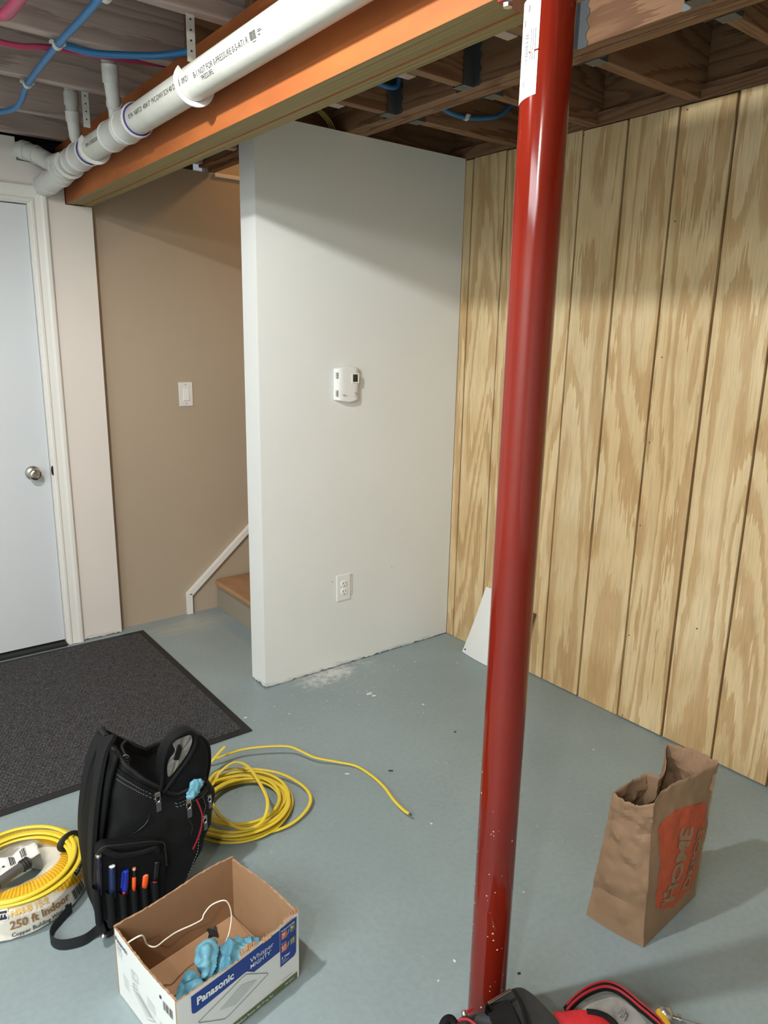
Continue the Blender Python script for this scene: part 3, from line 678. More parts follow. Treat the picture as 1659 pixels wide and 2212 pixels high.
# ---------------------------------------------------------------- cardboard box
bx = thing('cardboard_box', 'open torn-top fan carton printed white and blue with brown inside', 'box', (.55, 1.35, 0))
M_kraft = mat('brown_corrugated_board', (164,128,94), .85, vary=.08, vscale=20, bump=.15, bscale=80)
M_cwhite = mat('printed_white_board', (226,228,224), .55)
M_bblue = mat('blue_print', (22,58,140), .5); M_bgreen = mat('olive_print', (96,108,66), .55); M_orange = mat('orange_print', (214,110,72), .55); M_wprint = mat('white_print', (235,238,240), .55)
A_, B_, C2, D_ = (Vector(p+(0,)) for p in ((.731,1.243),(.371,1.455),(.691,1.507),(.410,1.185)))
cen = (A_+B_+C2+D_)/4; BH = .187
def boxwall(P0, P1, seed, amp, prof=None, shorten=0, dx0=0):
    """outside to the right of P0->P1; inside brown, top edge torn"""
    bm = B(); d = (P1-P0).normalized(); P0 = P0+d*dx0; nrm = Vector((d.y, -d.x, 0)); n = 44; r = random.Random(seed); T = .0045; o, i_ = [], []
    for k in range(n+1):
        u = k/n; p = P0.lerp(P1-d*shorten, u); h = BH+(prof(u) if prof else 0)+r.uniform(-amp, amp*.6)
        bow = .004*math.sin(u*PI)
        o.append((bm.verts.new(p+nrm*0+Vector((0,0,.0015))), bm.verts.new(p+nrm*bow+Vector((0,0,h)))))
        i_.append((bm.verts.new(p-nrm*T+Vector((0,0,.0015))), bm.verts.new(p+nrm*(bow-T)+Vector((0,0,h+r.uniform(-.002,.001))))))
    for k in range(n):
        f = bm.faces.new((o[k][0], o[k+1][0], o[k+1][1], o[k][1])); f.material_index = 0
        for q in ((i_[k][0], i_[k+1][0], i_[k+1][1], i_[k][1]), (o[k][1], o[k+1][1], i_[k+1][1], i_[k][1]), (o[k][0], o[k+1][0], i_[k+1][0], i_[k][0])):
            bm.faces.new(q).material_index = 1
    for k in (0, n): bm.faces.new((o[k][0], o[k][1], i_[k][1], i_[k][0])).material_index = 1
    bmesh.ops.recalc_face_normals(bm, faces=bm.faces)
    return link('side_panel', bm, [M_cwhite, M_kraft], parent=bx)
wDA = boxwall(D_, A_, 1, .0015, lambda u: -.004+.006*math.exp(-((u-.93)/.05)**2)-.006*math.exp(-((u-.45)/.12)**2))
wAC = boxwall(A_, C2, 2, .0015, lambda u: .004*math.sin(u*5)-.004, .0046, .0046)
wCB = boxwall(C2, B_, 3, .0012, lambda u: .004*math.sin(u*7)-.002)
wBD = boxwall(B_, D_, 4, .0015, lambda u: -.002, .0046, .0046)
bm = B(); k = .97
for j, (P, Q) in enumerate((((B_.lerp(cen, .02)), None),)): pass
pts = [(cen+(p-cen)*.965) for p in (B_, D_, A_, C2)]; extr(bm, [(p.x, p.y, .002) for p in pts], (0, 0, .003)); link('bottom', bm, M_kraft, parent=bx)
def inb(u, v, z): # u along B->C, v along C->A
    p = B_.lerp(C2, u)+(A_-C2)*v; return (p.x, p.y, z)
for (u0, u1, v0, v1, z) in ((.03, .40, .03, .97, .0062), (.62, .97, .03, .97, .0062)):
    bm = B(); q = [inb(u0, v0, z), inb(u1, v0+.08, z), inb(u1, v1-.02, z), inb(u0, v1, z)]; extr(bm, q, (0, 0, .003)); link('flap', bm, M_kraft, parent=bx)
bm = B(); q = [inb(.03, .02, .0098), inb(.97, .02, .0098), inb(.93, .42, .0098), inb(.52, .44, .0098), inb(.50, .40, .0098), inb(.10, .42, .0098)]; extr(bm, q, (0, 0, .003)); link('flap', bm, M_kraft, parent=bx)
# torn paper curls on the rim
for i, p in enumerate(((0.7228,1.2389,0.1860), (0.7021,1.2311,0.1840), (0.6372,1.2158,0.1820), (0.6025,1.2202,0.1800), (0.5803,1.2166,0.1800),)):
    bm = B(); r = random.Random(i+9); c = Vector(p); d = Vector((.97,.17,0)) if i < 6 else Vector((.99,.16,0)); ln = (.026 if i < 5 else .008)*r.uniform(.7, 1.2)
    n = 8; top = []; bot = []
    for q in range(n+1):
        s = (q/n-.5)*ln; a = c+d*s+Vector((0,.004,-.004)); b = a+Vector((r.uniform(-.002,.002), r.uniform(.004,.012) if i < 5 else 0, r.uniform(.002,.010)))
        bot.append(bm.verts.new(a)); top.append(bm.verts.new(b))
    for q in range(n): bm.faces.new((bot[q], bot[q+1], top[q+1], top[q]))
    o = link('torn_edge', bm, M_kraft, parent=bx); md = o.modifiers.new('s', 'SOLIDIFY'); md.thickness = .0012
# print on the long front panel
exF = (A_-D_); fr = frame(D_, exF, (0,0,1), .0010); FL = exF.length
def bowf(f, L, lift):
    e = None
    return f
def onfront(x, y, lift=.0008):
    d = exF.normalized(); nrm = Vector((d.y, -d.x, 0)); u = x/FL; return D_+d*x+Vector((0,0,y))+nrm*(.004*math.sin(u*PI)*(y/BH)+lift)
def pf(bm, lift=.0008, grid=.012): cut_grid(bm, grid); return mapped(bm, lambda x, y: onfront(x, y, lift))
bm = B(); poly(bm, ((.033,.1735),(.033,.135),(.036,.128),(.043,.1255),(.060,.126),(.166,.134),(.173,.133),(.192,.117),(.267,.117),(.267,.1765),(.20,.177),(.12,.175))); link('blue_band', pf(bm), M_bblue, parent=wDA)
bm = B(); poly(bm, ((.2685,.071),(.311,.073),(.317,.080),(.3195,.1775),(.2685,.178))); link('blue_panel', pf(bm), M_bblue, parent=wDA)
bm = B(); poly(bm, ((.130,.003),(.3195,.003),(.3195,.021),(.130,.021))); link('olive_band', pf(bm), M_bgreen, parent=wDA)
def ftext(body, size, x, y, m=M_wprint, bold=0, rot=0, lift=.0016, sp=1, sx=1):
    bm = text_bm(body, size, bold, sp); c, s = math.cos(rot), math.sin(rot)
    for v in bm.verts: a, b = v.co.x*sx, v.co.y; v.co.x = x+a*c-b*s; v.co.y = y+a*s+b*c
    link('lettering', pf(bm, lift, .02), m, parent=wDA)
ftext('Panasonic', .0265, .045, .1435, bold=.0010, sx=.88)
ftext('Whisper', .0190, .181, .1490, rot=-.02); ftext('MIGHTY', .0155, .181, .1335, bold=.0001, rot=-.02); ftext('TM', .004, .236, .140)
ftext('PICK-A-FLOW', .0066, .2715, .1665, bold=.0002)
ftext('3 Year', .0095, .2715, .0905, bold=.0003); ftext('LIMITED', .0042, .2715, .0845); ftext('WARRANTY', .0042, .2715, .0790)
ftext('Medium Room (85-77 sq. ft.)', .0090, .140, .009, m=M_wprint, bold=.0001); ftext('FV-0711', .0085, .282, .0090, bold=.0001)
ftext('Sones', .006, .2715, .1310)
for (x, y, t, m2) in ((.2715, .145, '70', M_orange), (.2975, .147, '90', M_bgreen), (.2715, .110, '0.7', M_orange), (.2975, .112, '1.5', M_bgreen)):
    bm = B(); rect(bm, x, y, x+.017, y+.019); link('badge', pf(bm, .0016), m2, parent=wDA); ftext(t, .0105, x+.001, y+.009, lift=.0022, bold=.0002, sx=.9); ftext('CFM' if '.' not in t else 'SONES', .0045, x+.001, y+.003, lift=.0022, sx=.8)
for y in (.147, .113): ftext('/', .017, .2895, y+.002, sx=1.4)
bm = B(); stroke(bm, ((.048,.098),(.160,.1275),(.171,.1275),(.229,.086),(.231,.081),(.123,.053),(.112,.0525),(.050,.094)), .0016, True); link('fan_drawing', pf(bm, .0014), M_grayink, parent=wDA)
bm = B(); poly(bm, ((.100,.086),(.158,.109),(.200,.090),(.140,.068))); link('fan_drawing', pf(bm, .0012), mat('pale_grey_print', (196,200,198), .55), parent=wDA)
bm = B(); rect(bm, .272, .0300, .305, .0310); link('fine_print', pf(bm, .0014), M_grayink, parent=wDA)
# print on the short left panel
exL = (D_-B_); LL = exL.length
def onleft(x, y, lift=.0010):
    d = exL.normalized(); nrm = Vector((d.y, -d.x, 0)); return B_+d*x+Vector((0,0,y))+nrm*(.004*math.sin((x-.0046)/(LL-.0092)*PI)*(y/BH)+lift)
def pl_(bm, lift=.0010): cut_grid(bm, .012); return mapped(bm, lambda x, y: onleft(x, y, lift))
M_navy = mat('navy_print', (30,44,84), .5); M_pgrey = mat('line_art_print', (150,154,156), .6); M_pg2 = mat('grey_tint_print', (186,190,190), .6)
def ltext(body, size, x, y, m, bold=0, sx=1):
    bm = text_bm(body, size, bold)
    for v in bm.verts: v.co.x = x+v.co.x*sx; v.co.y += y
    link('lettering', pl_(bm, .0014), m, parent=wBD)
ltext('Panasonic', .0150, .008, .1560, M_navy, .0005); ltext('Whisper', .0075, .012, .1445, M_navy); ltext('MIGHTY', .0075, .012, .136, M_navy); ltext('FV-0711VF', .006, .012, .1275, M_navy); ltext('Ventilation fan', .0050, .012, .120, M_pgrey)
bm = B()
for cx_, cy_, w_, h_ in ((.098,.118,.030,.022),(.095,.090,.020,.010)):
    stroke(bm, ((cx_-w_/2,cy_-h_/2),(cx_+w_/2,cy_-h_/2+.004),(cx_+w_/2,cy_+h_/2+.004),(cx_-w_/2,cy_+h_/2)), .0011, True); stroke(bm, ((cx_-w_/4,cy_-h_/2),(cx_-w_/4,cy_+h_/2)), .0009)
stroke(bm, [(.098+.008*math.cos(a*.5), .118+.008*math.sin(a*.5)) for a in range(13)], .0009)
stroke(bm, ((.082,.074),(.112,.083),(.178,.060),(.145,.040)), .0011, True); stroke(bm, ((.074,.078),(.112,.090),(.190,.060)), .0009)
for k in range(5): stroke(bm, ((.035,.080-k*.007),(.062,.078-k*.007)), .0010); stroke(bm, ((.150,.108-k*.006),(.185,.106-k*.006)), .0009)
for k in range(4): stroke(bm, ((.200,.082-k*.006),(.232,.080-k*.006)), .0009)
link('line_drawing', pl_(bm, .0012), M_pgrey, parent=wBD)
bm = B(); poly(bm, ((.092,.074),(.112,.080),(.166,.060),(.146,.050))); link('fan_grille_print', pl_(bm, .0010), M_pg2, parent=wBD)
bm = B(); x = .222; r = random.Random(8)
while x < .258: h = r.choice((.0010,.0018,.0026)); rect(bm, x, .130, x+h, .152); x += h+.0014
rect(bm, .209, .150, .216, .158); link('barcode', pl_(bm, .0014), M_ink, parent=wBD)

# things in the box
def lumps(name, ells, m, voxel=.0030, amp=.010, seed=0, fr_=20):
    bm = B()
    for c, s, rz in ells:
        t = bmesh.ops.create_icosphere(bm, subdivisions=3, radius=1)
        M_ = Matrix.Translation(c) @ Matrix.Rotation(rz, 4, 'Z') @ Matrix.Diagonal((*s, 1)); bmesh.ops.transform(bm, matrix=M_, verts=t['verts'])
    me = D.meshes.new('t'); bm.to_mesh(me); bm.free(); ob = D.objects.new('t', me); COL.objects.link(ob)
    md = ob.modifiers.new('r', 'REMESH'); md.mode = 'VOXEL'; md.voxel_size = voxel
    dg = bpy.context.evaluated_depsgraph_get(); dg.update(); m2 = D.meshes.new_from_object(ob.evaluated_get(dg)); D.objects.remove(ob)
    bm = B(); bm.from_mesh(m2); bm.normal_update()
    mv = []
    for v in bm.verts:
        p = v.co*fr_+Vector((seed, seed*2, 0)); n1 = noise.noise(p+noise.noise_vector(p*.6)*1.4); n2 = noise.noise(p*2.3)
        n3 = noise.noise(p*.45+Vector((7,3,1))); mv.append(v.normal*(amp*(.8-2.6*abs(n1))+amp*(.5-1.6*abs(n2))*.6+amp*.9*n3))
    for v, d in zip(bm.verts, mv): v.co += d; v.co.z = max(v.co.z, .0135)
    o = link(name, bm, m, smooth=True); return o
M_glove = mat('pale_blue_nitrile', (120,182,200), .5, rgb2=(84,142,164), vscale=16, bump=.35, bscale=90)
M_glove.node_tree.nodes['Principled BSDF'].inputs['Subsurface Weight'].default_value = 0
gz = -.004
o = lumps('disposable_glove', [((.592,1.318,.066), (.056,.038,.038), .4), ((.636,1.325,.056), (.036,.034,.034), .2), ((.560,1.290,.056), (.034,.030,.040), .6), ((.538,1.330,.090), (.017,.036,.036), -.5)], M_glove, seed=1, amp=.011, voxel=.0026)
tag(o, 'crumpled pale blue disposable gloves heaped at the back of the carton', 'glove', base=(.58,1.31,.013))
o = lumps('disposable_glove', [((.466,1.262,.072), (.038,.030,.046), .5), ((.480,1.294,.066), (.016,.022,.044), .1), ((.442,1.248,.070), (.018,.020,.046), 0)], M_glove, seed=5, amp=.011, voxel=.0026, fr_=23)
tag(o, 'crumpled pale blue disposable glove pressed into the near corner of the carton', 'glove', base=(.47,1.27,.013))
bm = B(); r = random.Random(5); c = Vector((0.6149,1.4704,0.0155)); pts = []
for i in range(9): a = i/9*2*PI; rr = .017*(1 if i % 2 else .55)*r.uniform(.8,1.2); pts.append((c.x+rr*math.cos(a), c.y+rr*math.sin(a)*1.3, .0148+.003*(i % 2)))
extr(bm, pts, (0, 0, .0025)); tag(link('plastic_scrap', bm, M_rubber), 'small black star-shaped scrap on the bottom of the carton', 'scrap', base=c)
cw = [(0.3748,1.4239,0.1300),(0.3802,1.4012,0.1700),(0.3886,1.3783,0.1980),(0.4099,1.3742,0.2000),(0.4254,1.3964,0.1500),(0.4415,1.3893,0.1400),(0.4695,1.4009,0.1350),(0.5002,1.4115,0.1300),(0.5397,1.4099,0.1300),(0.5629,1.4121,0.1300),(0.5703,1.4146,0.1400),(0.5920,1.4194,0.1500),(0.6197,1.4107,0.1550),(0.6310,1.4046,0.1400),(0.6330,1.3981,0.1100),(0.6196,1.3852,0.0800),(0.6011,1.3760,0.0600)]
cw[0] = (cw[0][0], cw[0][1], cw[0][2])
bm = B(); tube(bm, spline(cw, 8), .0017, 10); tag(link('white_cord', bm, mat('white_cord', (240,232,214), .5), smooth=True), 'thin white cord arching out of the carton over its left rim', 'cord', base=cw[8])

# ---------------------------------------------------------------- paper bag
def bag_mat():
    k = N('kraft_paper', .78); n = k.noise(5, 4); n2 = k.noise(26, 8); c = k.ramp(n, .3, lin((130,103,77)), .7, lin((146,117,89))); k.color(c)
    v = k.nt.nodes.new('ShaderNodeTexVoronoi'); v.inputs['Scale'].default_value = 22; mp = k.nt.nodes.new('ShaderNodeMapping'); k.L(k.tc.outputs['Object'], mp.inputs[0]); k.L(mp.outputs[0], v.inputs['Vector'])
    k.bump(k.math('ADD', n2, k.math('MULTIPLY', v.outputs['Distance'], .4)), .5, .003); return k.m
M_bag = bag_mat()
BB = [Vector((1.451,.953,0)), Vector((1.479,.797,0)), Vector((1.755,.814,0)), Vector((1.727,.970,0))]
RIM = [(0,(1.4901,0.9388,0.3650)),(.33,(1.4678,0.8919,0.3700)),(.66,(1.4759,0.8518,0.3780)),(1,(1.5000,0.8230,0.3950)),(1.25,(1.5348,0.8264,0.4100)),(1.5,(1.5919,0.8192,0.4200)),(1.8,(1.6676,0.8045,0.4250)),(2,(1.7436,0.7966,0.4300)),(2.5,(1.7518,0.8623,0.4320)),(3,(1.7176,0.9320,0.4320)),(3.22,(1.6758,0.9296,0.4200)),(3.4,(1.6130,0.9071,0.4050)),(3.7,(1.5614,0.9302,0.3850)),(4,(1.4901,0.9388,0.3650))]
def rimp(a):
    a %= 4
    for (a0, p0), (a1, p1) in zip(RIM, RIM[1:]):
        if a0 <= a <= a1: return Vector(p0).lerp(Vector(p1), (a-a0)/(a1-a0))
def basep(a):
    a %= 4; i = int(a); return BB[i].lerp(BB[(i+1) % 4], a-i)
NRM = []
for i in range(4): d = (BB[(i+1) % 4]-BB[i]).normalized(); NRM.append(Vector((d.y, -d.x, 0)))
def bag(a, t, crumple=True):
    a %= 4; i = int(a); f = a-i; b0, r0 = basep(a), rimp(a); p = b0.lerp(r0, t)
    nr = NRM[i]; e = math.sin(f*PI)
    if i in (0, 2): p += nr*(-.020*math.sin(t*PI)*e if i == 2 else (-.012*t+.006)*e)
    if i == 1: p += nr*.016*e*math.sin(t*PI)
    if i == 3: p += nr*(-.030 if f < .5 else .0)*e*t*t
    if crumple:
        q = p*16; w_ = (.55+.75*t*t)*(1 if i != 1 else .32+.3*max(0, t-.8)/.2)*(1-.6*max(0, t-.85)/.15); n1 = noise.noise(q+noise.noise_vector(q*.7)); n2 = noise.noise(q*2.7+Vector((3,1,2))); n3 = noise.noise(q*6.1)
        edge = min(1, min(t*8, 1))
        d1 = noise.voronoi(p*13+noise.noise_vector(p*9)*.35)[0]; d2 = noise.voronoi(p*31+Vector((5,2,7)))[0]
        p += (nr*(.30-d1[0])*.026+nr*(.25-d2[0])*.013+nr*n1*.004)*w_*edge
        if t > .93: p.z += .006*noise.noise(Vector((a*9, 1, 0)))+.004*noise.noise(Vector((a*31, 4, 0)))
    p.z = max(p.z, .0012); return p
bg = thing('paper_bag', 'crumpled brown paper shopping bag with orange shop logo standing by the plywood wall', 'bag', (1.60, .885, 0))
NA, NT = 128, 44; bm = B(); rows = []
for j in range(NT+1): rows.append([bm.verts.new(bag(4*k/NA, j/NT)) for k in range(NA)])
for j in range(NT):
    for k in range(NA): bm.faces.new((rows[j][k], rows[j][(k+1) % NA], rows[j+1][(k+1) % NA], rows[j+1][k]))
bm.faces.new(list(reversed(rows[0])))
o = link('paper', bm, M_bag, parent=bg, smooth=16); md = o.modifiers.new('s', 'SOLIDIFY'); md.thickness = .0007; md.offset = -1
BL = (BB[2]-BB[1]).length
def onbag(u, v, lift=.0011):
    a = 1+min(.999, max(.001, u/BL)); rz = rimp(a).z; t = v/rz; e = .002
    p = bag(a, t); pa = bag(a+e if a < 1.99 else a-e, t); pt = bag(a, t+e); n = (pa-p).cross(pt-p)
    if a >= 1.99: n = -n
    n.normalize(); return p+n*lift
def pb(bm, lift): tri_clean(bm); cut_grid(bm, .0048); return mapped(bm, lambda x, y: onbag(x, y, lift))
M_hd = mat('orange_bag_print', (176,78,46), .8); M_hdp = mat('bare_kraft_lettering', (142,114,86), .78)
bm = B(); poly(bm, ((.046,.092),(.138,.046),(.226,.060),(.252,.122),(.240,.190),(.262,.240),(.251,.322),(.190,.342),(.111,.350),(.036,.322),(.050,.211),(.038,.125)))
logo = link('logo_patch', pb(bm, .0010), M_hd, parent=bg)
def btext(body, size, x, y, rot, bold, sx=1, sy=1, sp=.95):
    bm = text_bm(body, size, bold, sp); c, s = math.cos(rot), math.sin(rot)
    for v in bm.verts: a, b = v.co.x*sx, v.co.y*sy; v.co.x = x+a*c-b*s; v.co.y = y+a*s+b*c
    bm2 = pb(bm, .0024); link('lettering', bm2, M_hdp, parent=logo)
btext('THE', .024, .080, .085, 1.25, .0014); btext('HOME', .074, .128, .074, 1.25, .0028, sx=1.04, sy=1.0); btext('DEPOT', .060, .204, .072, 1.25, .0022, sx=1.0, sy=.9)

# ---------------------------------------------------------------- coiled yellow cable on the floor
M_yel = mat('yellow_cable_jacket', (226,200,58), .42, bump=.1, bscale=60)
def cable(name, label, pts, n=6, group=None, r=.0054, r2=.0032, m=None, up=(0,0,1)):
    o = thing(name, label, 'cable', pts[0]); bm = B(); tube(bm, spline(pts, n), r, 10, r2=r2, up=up); link('jacket', bm, m or M_yel, parent=o, smooth=True); return o
r = random.Random(21); P = [(0.9680,2.1406,0.0850),(0.9437,2.1346,0.0750),(0.9144,2.1249,0.0600),(0.8859,2.1122,0.0450),(.80,2.0,.035)]
a0 = 2.6; T = 12; cx0, cy0 = .905, .905+1.0
rads = [.155, .13, .165, .12, .175, .145, .11, .18, .135, .165, .105, .15, .17]
offs = [(r.uniform(-.018,.018), r.uniform(-.018,.018)) for _ in rads]; zs = [.0055+.0058*(k % 7)+r.uniform(0, .002) for k in range(len(rads))]
tot = T*12
for i in range(tot):
    t = i/12; k = int(t); f = t-k; f = f*f*(3-2*f)
    R = rads[k]*(1-f)+rads[k+1]*f; ox = offs[k][0]*(1-f)+offs[k+1][0]*f; oy = offs[k][1]*(1-f)+offs[k+1][1]*f; z = zs[k]*(1-f)+zs[k+1]*f
    a = a0-t*2*PI+.12*math.sin(t*3.1); P.append((cx0+ox+R*math.cos(a)*1.02, cy0+oy+R*math.sin(a), max(.004, z+.002*math.sin(i))))
# standing inner loop, wide outer loop, then the tail across the floor
P += [(0.8772,2.0382,0.0350),(0.9093,2.0591,0.0500),(0.9564,2.0485,0.0750),(0.9742,1.9800,0.0900),(0.9591,1.8695,0.0950),(0.9411,1.7815,0.0850),(0.9069,1.7430,0.0600),(0.8696,1.7385,0.0500),(0.8333,1.7678,0.0450),(0.8128,1.8363,0.0500),(0.8164,1.9182,0.0500),(0.8402,2.0061,0.0500),(0.9072,2.0733,0.0450),(0.9959,2.0423,0.0400),(1.0779,1.9621,0.0350),(1.1117,1.8649,0.0300),(1.1052,1.7929,0.0240),(1.0599,1.7507,0.0160),(0.9862,1.7268,0.0120),(0.9048,1.7414,0.0080),(0.8295,1.7779,0.0080),(0.7768,1.8447,0.0100)]
cb = cable('yellow_cable', 'loose coil of yellow cable on the floor right of the open backpack', P)
tail = [(0.8996,2.1793,0.0300),(0.9497,2.1656,0.0350),(1.0353,2.1562,0.0400),(1.1093,2.1193,0.0450),(1.1788,2.0731,0.0450),(1.2045,2.0346,0.0400),(1.2367,1.9762,0.0280),(1.2965,1.9165,0.0180),(1.3406,1.8642,0.0120),(1.3508,1.7810,0.0120),(1.3425,1.7041,0.0160),(1.3221,1.6275,0.0200),(1.3133,1.5682,0.0220),(1.3154,1.5378,0.0220)]
tl = cable('yellow_cable', 'single end of yellow cable snaking across the floor to a cut tip', tail, 8, r=.0056, r2=.0034)
e = Vector(tail[-1]); d = (e-Vector(tail[-2])).normalized(); bm = B(); tube(bm, [e, e+d*.010], .0024, 8); tube(bm, [e+Vector((.003,.002,0)), e+Vector((.003,.002,0))+d*.008], .0018, 8); link('copper_tip', bm, mat('grey_wire_end', (70,84,84), .5), parent=tl)
# ---------------------------------------------------------------- shrink-wrapped coil of cable with a second coil on top
CC = Vector((.250, 1.945, 0))
def wrap_mat():
    k = N('printed_shrink_wrap', .22); k.b.inputs['Coat Weight'].default_value = .5
    sx = k.nt.nodes.new('ShaderNodeSeparateXYZ'); k.L(k.tc.outputs['Object'], sx.inputs[0])
    ang = k.nt.nodes.new('ShaderNodeMath'); ang.operation = 'ARCTAN2'; k.L(sx.outputs['Y'], ang.inputs[0]); k.L(sx.outputs['X'], ang.inputs[1])
    rad = k.dist((0,0,0), (1,1,0)); st = k.math('SINE', k.math('ADD', k.math('MULTIPLY', ang.outputs[0], 90.0), k.math('MULTIPLY', rad, 160.0)))
    y = k.mix(k.ramp(st, .3, (0,0,0,1), .5, (1,1,1,1)), lin((214,160,30)), lin((240,196,60)))
    wv = k.math('ADD', k.math('MULTIPLY', k.math('SINE', k.math('MULTIPLY', ang.outputs[0], 3.0)), .014), rad)
    f = k.ramp(wv, .168, (1,1,1,1), .172, (0,0,0,1)); f2 = k.ramp(wv, .105, (0,0,0,1), .109, (1,1,1,1))
    c = k.mix(k.math('MULTIPLY', f, f2), lin((218,214,200)), y); k.color(c); k.bump(k.noise(45, 5), .6, .004); return k.m
M_wrap = wrap_mat()
pk = thing('wrapped_cable_coil', 'fat plastic-wrapped package of cable with yellow and white printed label', 'cable', CC)
WP = ((.078,.004),(.070,.03),(.073,.060),(.086,.080),(.110,.090),(.134,.088),(.158,.072),(.176,.045),(.186,.020),(.188,.008),(.180,.0015))
bm = B(); lathe(bm, WP, CC, n=72, cap=False)
bm.verts.ensure_lookup_table()
for v in bm.verts:
    q = v.co*24; dv = v.co-CC; dv.z = 0; v.co += dv.normalized()*(.5-abs(noise.noise(q)))*.006+Vector((0,0,noise.noise(q*1.4)*.003)); v.co.z = max(.0012, v.co.z)
f = bm.faces
bmesh.ops.bridge_loops
n_ = 72; first = bm.verts[:n_]; last = bm.verts[-n_:]
for k_ in range(n_): bm.faces.new((first[k_], first[(k_+1) % n_], last[(k_+1) % n_], last[k_]))
bmesh.ops.recalc_face_normals(bm, faces=bm.faces); link('wrapping', bm, M_wrap, parent=pk, smooth=60)
def onring(a0, z0=.0, lift=.006):
    """x runs anticlockwise seen from above, y runs up the slope of the package"""
    L_ = [Vector((r_, z_)) for r_, z_ in reversed(WP[4:])]; seg = [(L_[i+1]-L_[i]).length for i in range(len(L_)-1)]
    def f(x, y):
        s = y+z0; i = 0
        while i < len(seg)-1 and s > seg[i]: s -= seg[i]; i += 1
        d = (L_[i+1]-L_[i]).normalized(); p = L_[i]+d*s; nn = Vector((d.y, -d.x)); nn = -nn if nn.x < 0 else nn; p += nn*lift
        a = a0+x/.17; return Vector((CC.x+p.x*math.cos(a), CC.y+p.x*math.sin(a), p.y))
    return f
M_brown = mat('brown_print', (142,104,62), .5); M_goldp = mat('gold_print', (222,180,96), .5)
def rt(body, size, deg, z0, m, bold=0): bm = text_bm(body, size, bold, grid=.008); mapped(bm, onring(math.radians(deg), z0)); link('lettering', bm, m, parent=pk)
rt('250 ft Indoor', .026, -105, .034, M_brown, .0005); rt('Copper Building Wire  \u25a0', .0125, -104, .0165, M_ink, .0002); rt('NM-B 12-2', .020, -104, .062, M_goldp, .0006)
bm = B(); x = 0; r = random.Random(3)
while x < .042: h = r.choice((.001,.002,.003)); rect(bm, x, 0, x+h, .026); x += h+.0016
cut_grid(bm, .006); mapped(bm, onring(math.radians(-54), .018)); link('barcode', bm, M_ink, parent=pk)
def badge(deg, s0, wd, hh, txt, ts):
    bm = B(); rect(bm, -.002, -.002, wd+.002, hh+.002); cut_grid(bm, .006); mapped(bm, onring(math.radians(deg), s0, .0064)); link('badge_rim', bm, M_wprint, parent=pk)
    bm = B(); rect(bm, 0, 0, wd, hh); cut_grid(bm, .006); mapped(bm, onring(math.radians(deg), s0, .0070)); b_ = link('badge', bm, M_ink, parent=pk)
    bm = text_bm(txt, ts, .0003, grid=.006)
    for v in bm.verts: v.co.x += .006; v.co.y += .006
    mapped(bm, onring(math.radians(deg), s0, .0078)); link('lettering', bm, M_wprint, parent=pk)
badge(-42, .060, .050, .020, 'cerro', .018); badge(-120, .060, .040, .020, 'cerro', .018)
# white leaflet and grey gripper under the loose coil
def decal(name, pts, z, m, label, cat, th=.002): 
    bm = B(); extr(bm, [(p[0], p[1], z) for p in pts], (0,0,th)); return tag(link(name, bm, m), label, cat, base=pts[0][:2]+(z,))
lf = thing('paper_leaflet', 'crumpled white leaflet with barcodes showing inside the left cable coil', 'leaflet', (.235,1.93,.098))
bm = B()
def lff(u, v): 
    p = Vector((.165+.150*u, 1.888+.060*v+.035*u, .0965)); p.z += .010*noise.noise(p*30)+.004*noise.noise(p*80)+.004; return p
sheet(bm, lff, 24, 14); o = link('sheet', bm, mat('white_paper', (228,228,224), .7), parent=lf, smooth=40); md = o.modifiers.new('s','SOLIDIFY'); md.thickness = .0006
for (u, v) in ((.50,.25),(.70,.35)):
    bm = B(); x = 0; r = random.Random(int(u*10))
    while x < .10: h = r.choice((.008,.014,.02)); rect(bm, x, 0, x+h, .5); x += h+.008
    cut_grid(bm, .05); mapped(bm, lambda a, b: lff(u+a, min(1, v+b))+Vector((0,0,.0012))); link('barcode', bm, M_ink, parent=lf)
bm = text_bm('Building Wire  \u25a0', .07, .002); 
mapped(bm, lambda a, b: lff(min(1, .02+a*.8), min(1, .35+b*1.6))+Vector((0,0,.0012))); link('lettering', bm, M_ink, parent=lf)
gp = thing('hose_connector', 'grey cylindrical connector with black rubber cap inside the left cable coil', 'connector', (.24,1.86,.10))
bm = B(); tube(bm, [(.195,1.845,.115),(.225,1.858,.117),(.258,1.872,.118)], .013, 20); link('body', bm, mat('grey_metal', (112,112,108), .4, .6), parent=gp, smooth=True)
bm = B(); lathe(bm, ((.015,0),(.017,.004),(.015,.008),(.017,.012),(.015,.016),(.017,.020),(.012,.024)), (.258,1.872,.118), (.8,.38,0), 20); link('ribbed_collar', bm, M_rubber, parent=gp, smooth=40)
bm = B(); lathe(bm, ((.014,0),(.016,.008),(.012,.014)), (.195,1.845,.115), (-.8,-.38,0), 20); link('cap', bm, M_rubber, parent=gp, smooth=40)
r = random.Random(5); P = []; rads = [.150,.128,.140,.117,.152,.135,.122,.146,.130]; offs = [(r.uniform(-.008,.008), r.uniform(-.008,.008)) for _ in rads]; zs = [.103,.108,.112,.116,.119,.123,.127,.130,.133]
for i in range(8*14):
    t = i/14; k = int(t); f = t-k; f = f*f*(3-2*f); R = rads[k]*(1-f)+rads[k+1]*f; a = 2.2-t*2*PI
    P.append((.252+offs[k][0]*(1-f)+offs[k+1][0]*f+R*math.cos(a), 1.878+offs[k][1]*(1-f)+offs[k+1][1]*f+R*math.sin(a)*1.02, zs[k]*(1-f)+zs[k+1]*f))
lc = cable('yellow_cable', 'neat coil of yellow cable tied black on top of the wrapped package', P, 5, r=.0058, r2=.0036)
